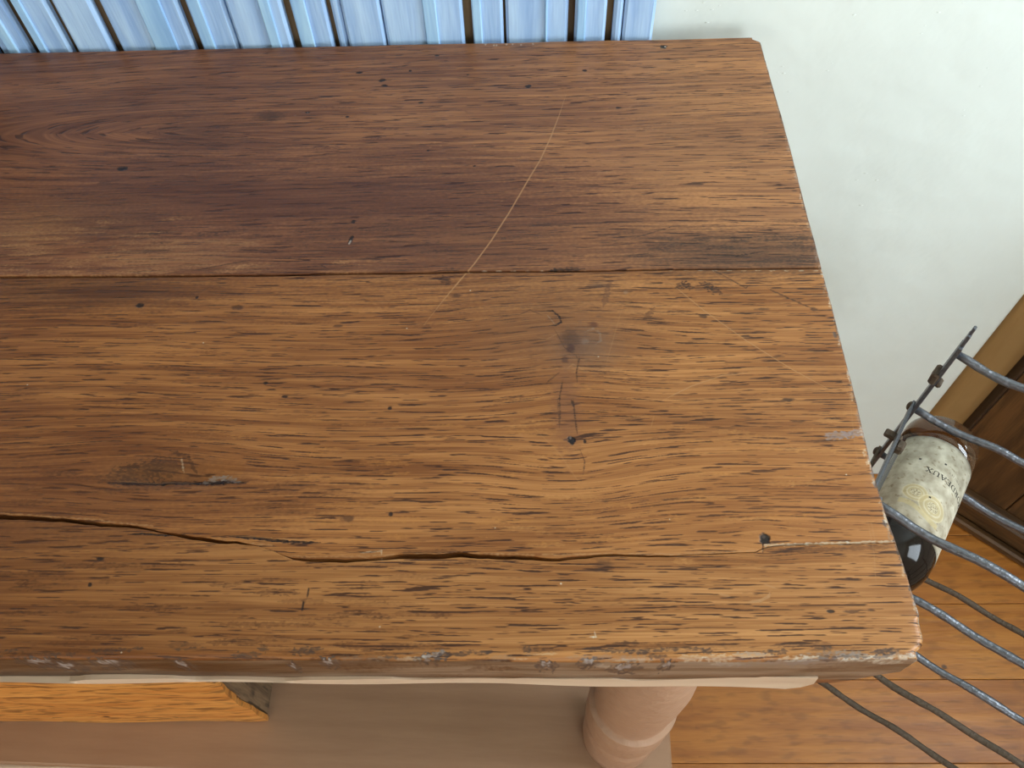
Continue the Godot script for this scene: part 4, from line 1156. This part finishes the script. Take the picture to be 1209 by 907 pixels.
func crate() -> void:
	var at := Vector3(-0.70, 0.2, -0.40)
	var o := base("wooden_crate", at)
	tag(o, "rough orange pine crate standing on the shelf under the table", "crate")
	var pine := wood(512, 256, Vector2(0.7, 0.3), Color(0.784, 0.494, 0.212), Color(0.902, 0.643, 0.329), 0.75, 12, 0.6, 0.16, 501, 0.6)
	var dark := wood(256, 256, Vector2(0.5, 0.4), Color(0.361, 0.282, 0.204), Color(0.580, 0.478, 0.361), 1.1, 3, 0.75, 0.16, 517, 0.5)
	# front boards with a hand-hewn, bellied right end
	for row in [[0.002, 0.226], [0.2285, 0.345]]:
		var st := begin()
		st.set_smooth_group(0)
		var n := 24
		var rows := 14
		var grid := []
		for j in rows + 1:
			var line := []
			var y := lerpf(row[0], row[1], float(j) / rows)
			var wob := 0.004 * sin(y * 34.0 + 0.4) + 0.002 * sin(y * 91.0)
			for i in n + 1:
				var x := lerpf(-0.30, 0.300 + wob * 0.7, float(i) / n)
				var edge := pow(clampf((x - 0.292) / 0.011, 0, 1), 2) * 0.003
				var lip := (pow(clampf(1.0 - float(j) / 1.5, 0, 1), 2) + pow(clampf(1.0 - (rows - j) / 1.5, 0, 1), 2)) * 0.002
				line.append(Vector3(x, y, 0.173 - edge - lip + 0.0012 * sin(x * 23.0 + y * 41.0)))
			grid.append(line)
		for j in rows:
			for i in n:
				var p := [grid[j][i], grid[j][i + 1], grid[j + 1][i + 1], grid[j + 1][i]]
				var uv := []
				for q in p:
					uv.append(Vector2(q.x, q.y))
				tri(st, [p[0], p[1], p[2]], Vector3.BACK, [uv[0], uv[1], uv[2]])
				tri(st, [p[0], p[2], p[3]], Vector3.BACK, [uv[0], uv[2], uv[3]])
		# back, ends and edges of the board
		st.set_smooth_group(-1)
		var dz := Vector3(0, 0, -0.022)
		for j in rows:
			for e in [0, n]:
				var a: Vector3 = grid[j][e]
				var b: Vector3 = grid[j + 1][e]
				var a2 := Vector3(a.x, a.y, 0.173 - 0.009)
				var b2 := Vector3(b.x, b.y, 0.173 - 0.009)
				var nn := Vector3.LEFT if e == 0 else Vector3.RIGHT
				tri(st, [a, b, b2], nn, [Vector2(a.x, a.y), Vector2(b.x, b.y), Vector2(b.x + 0.02, b.y)])
				tri(st, [a, b2, a2], nn, [Vector2(a.x, a.y), Vector2(b.x + 0.02, b.y), Vector2(a.x + 0.02, a.y)])
		for i in n:
			for e in [0, rows]:
				var a: Vector3 = grid[e][i]
				var b: Vector3 = grid[e][i + 1]
				var a2 := Vector3(a.x, a.y, 0.164)
				var b2 := Vector3(b.x, b.y, 0.164)
				var nn := Vector3.DOWN if e == 0 else Vector3.UP
				tri(st, [a, b, b2], nn, [Vector2(a.x, a.y), Vector2(b.x, b.y), Vector2(b.x, b.y + 0.02)])
				tri(st, [a, b2, a2], nn, [Vector2(a.x, a.y), Vector2(b.x, b.y + 0.02), Vector2(a.x, a.y + 0.02)])
		commit("front_board", st, pine, o)
	for s in [-1, 1]:
		var st := begin()
		cbox(st, Vector3(s * 0.2885, 0.172, -0.006), Vector3(0.024, 0.338, 0.338), 0.003, 1)
		commit("side_board", st, dark, o)
	block("back_board", Vector3(-0.276, 0.003, -0.173), Vector3(0.276, 0.341, -0.153), 0.002, dark, o)
	block("bottom_board", Vector3(-0.276, 0.003, -0.152), Vector3(0.276, 0.02, 0.15), 0.002, dark, o)


func cupboard() -> void:
	var o := base("corner_cupboard", Vector3(0.771, 0, -0.704))
	o.rotation.y = deg_to_rad(-41.0)
	tag(o, "dark brown wooden cupboard set across the corner behind the wine rack", "cupboard")
	var face := wood(256, 512, Vector2(0.9, 0.7), Color(0.259, 0.180, 0.102), Color(0.408, 0.290, 0.165), 0.9, 4, 0.45, 0.06, 601)
	var dark := wood(256, 128, Vector2(0.9, 0.3), Color(0.176, 0.125, 0.086), Color(0.282, 0.212, 0.141), 0.8, 0, 0.6, 0.05, 617)
	var height := 0.9
	# face boards stand upright; behind them the carcass fills the corner
	var x := 0.003
	rng.seed = 61
	for w in [0.135, 0.13, 0.125]:
		var st := begin()
		cbox(st, Vector3(x + w / 2 - 0.0008, 0.085 + (height - 0.085) / 2, -0.011 + rng.randf_range(-0.0006, 0.0006)), Vector3(w - 0.0016, height - 0.085, 0.02), 0.0016, 1, 1.0, Vector2(rng.randf(), rng.randf()))
		commit("face_board", st, face, o)
		x += w
	block("plinth", Vector3(0.0, 0, -0.02), Vector3(x, 0.083, 0.012), 0.003, face, o, 0, 1.0)
	var mould := begin()
	cbox(mould, Vector3(x / 2, 0.066, 0.0185), Vector3(x, 0.022, 0.012), 0.004, 0, 1.0, Vector2(0.1, 0.3))
	cbox(mould, Vector3(x / 2, 0.010, 0.0205), Vector3(x, 0.020, 0.016), 0.004, 0, 1.0, Vector2(0.5, 0.1))
	commit("plinth_moulding", mould, face, o)
	var side := begin()
	var back := Transform3D(Basis(Vector3.UP, deg_to_rad(41.0)), Vector3.ZERO)
	cbox(side, Vector3(0.008, height / 2, -0.0155), Vector3(0.016, height, 0.029), 0.002, 1, 1.0, Vector2.ZERO, back)
	commit("side_post", side, dark, o)
	# a rounded ochre strip added in place of the soft shadow beside the cupboard
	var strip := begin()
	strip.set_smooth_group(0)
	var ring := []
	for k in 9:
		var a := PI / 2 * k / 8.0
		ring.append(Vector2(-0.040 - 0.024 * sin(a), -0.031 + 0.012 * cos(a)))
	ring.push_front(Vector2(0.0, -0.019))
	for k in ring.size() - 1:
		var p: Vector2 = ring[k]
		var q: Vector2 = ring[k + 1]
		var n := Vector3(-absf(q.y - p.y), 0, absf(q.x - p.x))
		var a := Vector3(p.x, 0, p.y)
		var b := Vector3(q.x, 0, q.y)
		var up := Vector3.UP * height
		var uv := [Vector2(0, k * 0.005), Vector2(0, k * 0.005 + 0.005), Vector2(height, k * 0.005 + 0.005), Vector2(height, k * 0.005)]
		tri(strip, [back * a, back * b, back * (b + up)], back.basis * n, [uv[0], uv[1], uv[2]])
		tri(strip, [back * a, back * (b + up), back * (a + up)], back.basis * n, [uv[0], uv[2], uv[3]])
	commit("shadow_strip", strip, wood(256, 64, Vector2(0.9, 0.2), Color(0.549, 0.424, 0.243), Color(0.627, 0.494, 0.298), 0.5, 0, 0.8, 0.02, 641), o)
	var top := begin()
	var tt := 0.02
	var pts := [Vector3(0, height, 0.012), Vector3(x, height, 0.012), Vector3(x, height, -0.02)]
	var corner: Vector3 = back * Vector3(x * 0.75, height, -0.028)
	pts.append(corner)
	pts.append(back * Vector3(0, height, -0.028))
	top.set_smooth_group(-1)
	for k in range(1, 4):
		tri(top, [pts[0], pts[k], pts[k + 1]], Vector3.DOWN, [Vector2(pts[0].x, pts[0].z), Vector2(pts[k].x, pts[k].z), Vector2(pts[k + 1].x, pts[k + 1].z)])
		var up := Vector3.UP * tt
		tri(top, [pts[0] + up, pts[k] + up, pts[k + 1] + up], Vector3.UP, [Vector2(pts[0].x, pts[0].z), Vector2(pts[k].x, pts[k].z), Vector2(pts[k + 1].x, pts[k + 1].z)])
	var mid := Vector3.ZERO
	for p in pts:
		mid += p / 5.0
	for k in 5:
		var a: Vector3 = pts[k]
		var b: Vector3 = pts[(k + 1) % 5]
		var n := (a + b) / 2 - mid
		var up := Vector3.UP * tt
		tri(top, [a, b, b + up], n, [Vector2(0, 0), Vector2(0.1, 0), Vector2(0.1, 0.02)])
		tri(top, [a, b + up, a + up], n, [Vector2(0, 0), Vector2(0.1, 0.02), Vector2(0, 0.02)])
	commit("top", top, dark, o)

# ---------------------------------------------------------------- the wine rack and its bottle
const RACK_DEPTH := 0.20
const RACK_WIDTH := 0.463


func wine() -> void:
	rack()
	bottle()


func rack() -> void:
	# local axes: x along the rods, z from the back posts to the front ones
	var o := base("wine_rack", Vector3(0.0766 * 0.80902 + 0.62 * 0.58779, 0, 0.0766 * 0.58779 - 0.62 * 0.80902))
	o.rotation.y = deg_to_rad(-36.0)
	tag(o, "tall grey iron wine rack of wavy round rods beside the table's right end", "wine rack")
	var iron := paint(Color(0.408, 0.416, 0.439), 0.42)
	iron.metallic = 0.75
	iron.uv1_triplanar = true
	iron.uv1_scale = Vector3(14, 14, 14)
	bumpy(iron, 0.03, 3, 0.10, 19, 256)
	var rust_and_shade := paint(Color(0.329, 0.275, 0.220), 0.7)
	rust_and_shade.metallic = 0.35
	rust_and_shade.uv1_triplanar = true
	rust_and_shade.uv1_scale = Vector3(14, 14, 14)
	bumpy(rust_and_shade, 0.04, 4, 0.12, 23, 256)
	var eye := EYE.y
	var backs := [eye - 0.657, eye - 0.760, eye - 0.864, eye - 0.967, eye - 1.070, eye - 1.173, eye - 1.276, eye - 1.38]
	var fronts := [eye - 0.655, eye - 0.772, eye - 0.875, eye - 0.975, eye - 1.094, eye - 1.20, eye - 1.305, eye - 1.40]
	rng.seed = 91
	for k in 8:
		for side in 2:
			if k > 4:
				continue
			var y: float = [backs, fronts][side][k]
			var z: float = [0.0, RACK_DEPTH][side]
			var pts := []
			var radii := []
			var n := 44
			for i in n + 1:
				var x := lerpf(-0.004, RACK_WIDTH + 0.004, float(i) / n)
				var dip := 0.0022 * (cos(TAU * x / 0.0925 + [0.5, 0.2][side]) - cos([0.5, 0.2][side]))
				pts.append(Vector3(x, y + dip + rng.randf_range(-0.0004, 0.0004), z + 0.0012 * sin(TAU * x / 0.185 + k)))
				radii.append(rng.randf_range(0.0038, 0.0045))
			var st := begin()
			tube(st, pts, radii, 8)
			commit("rod", st, rust_and_shade if k > 2 else iron, o)  # lower rods: the shade they lie in is put into the brown
	# flat-iron posts, rounded at the top
	for x: float in [-0.0055, RACK_WIDTH + 0.0055]:
		for z: float in [0.0, RACK_DEPTH]:
			var st := begin()
			st.set_smooth_group(-1)
			var top: float = (backs[0] + 0.016) if z == 0.0 else (fronts[0] + 0.003)
			var foot: float = 0.0 if z == 0.0 else fronts[4] - 0.02
			cbox(st, Vector3(x, (top + foot) / 2, z), Vector3(0.0042, top - foot, 0.014), 0.0007, 1)
			if z == 0.0:
				var tip := 0.017
				cbox(st, Vector3(x, top + tip / 2 - 0.001, z - 0.001), Vector3(0.0034, tip, 0.0095), 0.0007, 1)
				cbox(st, Vector3(x, top + tip + 0.003, z - 0.002), Vector3(0.0030, 0.011, 0.0055), 0.0009, 1)
			commit("post", st, iron, o)
		var s := signf(x)
		var shoe := begin()
		cbox(shoe, Vector3(x, 0.003, 0.03), Vector3(0.014, 0.006, 0.15), 0.001)
		commit("foot", shoe, iron, o)
		for k in 4:
			# slanting strap from the back post up to the front one
			var a := Vector3(x + s * 0.0036, backs[k + 1], 0.0)
			var b := Vector3(x + s * 0.0036, lerpf(fronts[k], fronts[k + 1], 0.22), RACK_DEPTH)
			var d := b - a
			var st := begin()
			cbox(st, Vector3.ZERO, Vector3(0.003, 0.011, d.length() + 0.012), 0.0006, 2, 1.0, Vector2.ZERO, Transform3D(Basis(Vector3.RIGHT, -atan2(d.y, d.z)), (a + b) / 2))
			commit("strap", st, rust_and_shade if k % 2 else iron, o)
			for e in [a, b]:
				var r := begin()
				var cap := []
				for q in 6:
					cap.append(Vector2(cos(q * PI / 10), sin(q * PI / 10) * 0.6) * 0.0055)
				cap[5].x = 0.0
				lathe(r, cap, 12)
				var rv := commit("rivet", r, rust_and_shade, o)
				rv.transform = Transform3D(Basis(Vector3.BACK, -s * PI / 2), e + Vector3(s * 0.0015, 0, 0))
		# one clamp half way down the top bay of the back post
		var c := begin()
		cbox(c, Vector3(x + s * 0.003, (backs[0] + backs[1]) / 2 + 0.012, 0.0), Vector3(0.0075, 0.017, 0.018), 0.002)
		cbox(c, Vector3(x - s * 0.004, (backs[0] + backs[1]) / 2 + 0.004, 0.001), Vector3(0.006, 0.007, 0.012), 0.002)
		commit("clamp", c, rust_and_shade, o)
		var c2 := begin()
		cbox(c2, Vector3(x - s * 0.003, lerpf(backs[1], fronts[0], 0.26) - 0.006, RACK_DEPTH * 0.36), Vector3(0.009, 0.012, 0.013), 0.002)
		cbox(c2, Vector3(x + s * 0.007, lerpf(backs[1], fronts[0], 0.26) - 0.010, RACK_DEPTH * 0.30), Vector3(0.018, 0.005, 0.010), 0.0015)
		commit("clamp", c2, rust_and_shade, o)


func bottle() -> void:
	var o := base("wine_bottle", Vector3(0.4713, EYE.y - 0.8169, -0.448))
	var a := Vector3(-0.5854, 0.2288, 0.7778).normalized()
	var s := a.cross(Vector3.UP).normalized()
	o.basis = Basis(s, a, s.cross(a))
	tag(o, "dark glass wine bottle with a stained cream label lying in the wine rack", "bottle")
	var glass := paint(Color(0.502, 0.447, 0.361, 0.080), 0.03, 0.4)
	glass.refraction_enabled = true
	glass.refraction_scale = 0.05
	var R := 0.0405
	var prof := []
	for p in [[0.0, 0.022], [0.014, 0.019], [0.024, 0.010], [0.031, 0.002], [0.034, 0.0], [0.0375, 0.0012], [0.0400, 0.005], [R, 0.011], [R, 0.190], [0.0395, 0.200], [0.0368, 0.210], [0.0320, 0.221], [0.0255, 0.231], [0.0195, 0.241], [0.0165, 0.252], [0.0148, 0.266], [0.0140, 0.296], [0.0140, 0.300], [0.0155, 0.302], [0.0155, 0.309], [0.0140, 0.312], [0.0, 0.312]]:
		prof.append(Vector2(p[0], p[1]))
	# the thick foot of the bottle lets light through; from the wine line up it is as good as black
	var foot := prof.slice(0, 8)
	foot.append(Vector2(R, 0.0495))
	foot.append(Vector2(0.0, 0.0495))
	var st := begin()
	lathe(st, foot, 64)
	commit("glass_foot", st, glass, o)
	var upper := [Vector2(0.0, 0.0500), Vector2(R, 0.0500)] + prof.slice(8)
	st = begin()
	lathe(st, upper, 64)
	commit("glass_body", st, paint(Color(0.102, 0.071, 0.055), 0.09, 0.32), o)
	st = begin()
	lathe(st, [Vector2(0.0146, 0.258), Vector2(0.0149, 0.262), Vector2(0.0146, 0.298), Vector2(0.0161, 0.300), Vector2(0.0161, 0.311), Vector2(0.0146, 0.3135), Vector2(0.0, 0.3137)], 40)
	commit("capsule", st, paint(Color(0.16, 0.06, 0.05), 0.35), o)
	# the paper label, glued round the body
	var y0 := 0.046
	var y1 := 0.184
	var f0 := 0.50
	var f1 := PI + 0.95
	var w := 260
	var h := 192
	seeds = 700
	var n1 := noise(1.0, 4)
	var n2 := noise(1.0, 3)
	var bytes := PackedByteArray()
	bytes.resize(w * h * 3)
	for j in h:
		for i in w:
			var f := lerpf(f0, f1, float(i) / w)
			var y := lerpf(y0, y1, float(j) / h)
			var c := Color(0.60, 0.56, 0.48).lerp(Color(0.78, 0.75, 0.67), clampf(0.5 + n1.get_noise_2d(i * 0.03, j * 0.03) * 0.9, 0, 1))
			c = c.lerp(Color(0.44, 0.37, 0.27), clampf(n2.get_noise_2d(i * 0.05, j * 0.09) * 2.2 - 0.75, 0, 0.6))
			c = c.darkened(clampf(1.0 - minf(y - y0, y1 - y) / 0.004, 0, 1) * 0.25)
			# the crest: two ringed medallions on a pale yellow scroll
			for e in [[1.36, 0.139, 0.010], [1.86, 0.146, 0.0125]]:
				var q := Vector2((f - e[0]) * R, y - e[1])
				var d := q.length() / float(e[2])
				if d < 1.25:
					c = c.lerp(Color(0.82, 0.77, 0.62), 0.55)
					if absf(d - 1.0) < 0.13 or absf(d - 0.62) < 0.1:
						c = c.lerp(Color(0.62, 0.53, 0.34), 0.4)
					elif d < 0.5 and n1.get_noise_2d(i * 0.3, j * 0.3) > 0.12:
						c = c.lerp(Color(0.42, 0.36, 0.26), 0.7)
			var sc := absf(y - 0.160 - sin((f - 1.6) * 4.0) * 0.004)
			if absf(f - 1.62) < 0.55 and sc < 0.0035:
				c = c.lerp(Color(0.78, 0.70, 0.48), 0.5)
			for e in [[1.13, 0.087], [1.72, 0.079], [1.70, 0.136]]:
				if Vector2((f - e[0]) * R, y - e[1]).length() < 0.0012:
					c = Color(0.06, 0.05, 0.05)
			# a rubbed small line of print, no longer legible
			if absf(y - 0.086) < 0.0014 and f > 1.9 and f < 2.5 and n1.get_noise_2d(i * 0.9, 3.0) > -0.05:
				c = c.lerp(Color(0.40, 0.36, 0.32), 0.6)
			var k := (j * w + i) * 3
			bytes[k] = int(c.r * 255)
			bytes[k + 1] = int(c.g * 255)
			bytes[k + 2] = int(c.b * 255)
	var paper := paint(Color.WHITE, 0.85)
	paper.albedo_texture = picture(w, h, bytes)
	paper.texture_repeat = false
	st = begin()
	st.set_smooth_group(0)
	var sides := 72
	var rr := R + 0.00045
	var rin := R + 0.0001
	for i in sides:
		var e0 := float(i) / sides
		var e1 := float(i + 1) / sides
		var d0 := Vector3(cos(lerpf(f0, f1, e0)), 0, sin(lerpf(f0, f1, e0)))
		var d1 := Vector3(cos(lerpf(f0, f1, e1)), 0, sin(lerpf(f0, f1, e1)))
		var lo := Vector3.UP * y0
		var hi := Vector3.UP * y1
		tri(st, [d0 * rr + lo, d1 * rr + lo, d1 * rr + hi], d0, [Vector2(e0, 0), Vector2(e1, 0), Vector2(e1, 1)])
		tri(st, [d0 * rr + lo, d1 * rr + hi, d0 * rr + hi], d0, [Vector2(e0, 0), Vector2(e1, 1), Vector2(e0, 1)])
		for e in [[lo, Vector3.DOWN, 0.0], [hi, Vector3.UP, 1.0]]:
			tri(st, [d0 * rr + e[0], d1 * rr + e[0], d1 * rin + e[0]], e[1], [Vector2(e0, e[2]), Vector2(e1, e[2]), Vector2(e1, e[2])])
			tri(st, [d0 * rr + e[0], d1 * rin + e[0], d0 * rin + e[0]], e[1], [Vector2(e0, e[2]), Vector2(e1, e[2]), Vector2(e0, e[2])])
	var label := commit("label", st, paper, o)
	# printed word, bent round the paper
	var tm := TextMesh.new()
	var font := SystemFont.new()
	font.font_names = PackedStringArray(["Droid Serif"])
	tm.font = font
	tm.text = "BORDEAUX"
	tm.font_size = 32
	tm.pixel_size = 0.00030
	tm.depth = 0.0
	tm.curve_step = 1.0
	var arrays := tm.surface_get_arrays(0)
	var v: PackedVector3Array = arrays[Mesh.ARRAY_VERTEX]
	var ids = arrays[Mesh.ARRAY_INDEX]
	var box := tm.get_aabb()
	var ink := begin()
	ink.set_smooth_group(-1)
	var order: Array = Array(ids) if ids != null else range(v.size())
	var bent := func(p: Vector3) -> Vector3:
		var f := 2.07 - (p.x - box.get_center().x) * 1.12 / R
		return Vector3(cos(f) * (rr + 0.0002), 0.100 + (p.y - box.get_center().y), sin(f) * (rr + 0.0002))
	for k in range(0, order.size() - 2, 3):
		var p := [bent.call(v[order[k]]), bent.call(v[order[k + 1]]), bent.call(v[order[k + 2]])]
		tri(ink, p, (p[0] + p[1] + p[2]) * Vector3(1, 0, 1), [Vector2.ZERO, Vector2.ZERO, Vector2.ZERO])
	commit("lettering", ink, paint(Color(0.13, 0.11, 0.10), 0.8), label)
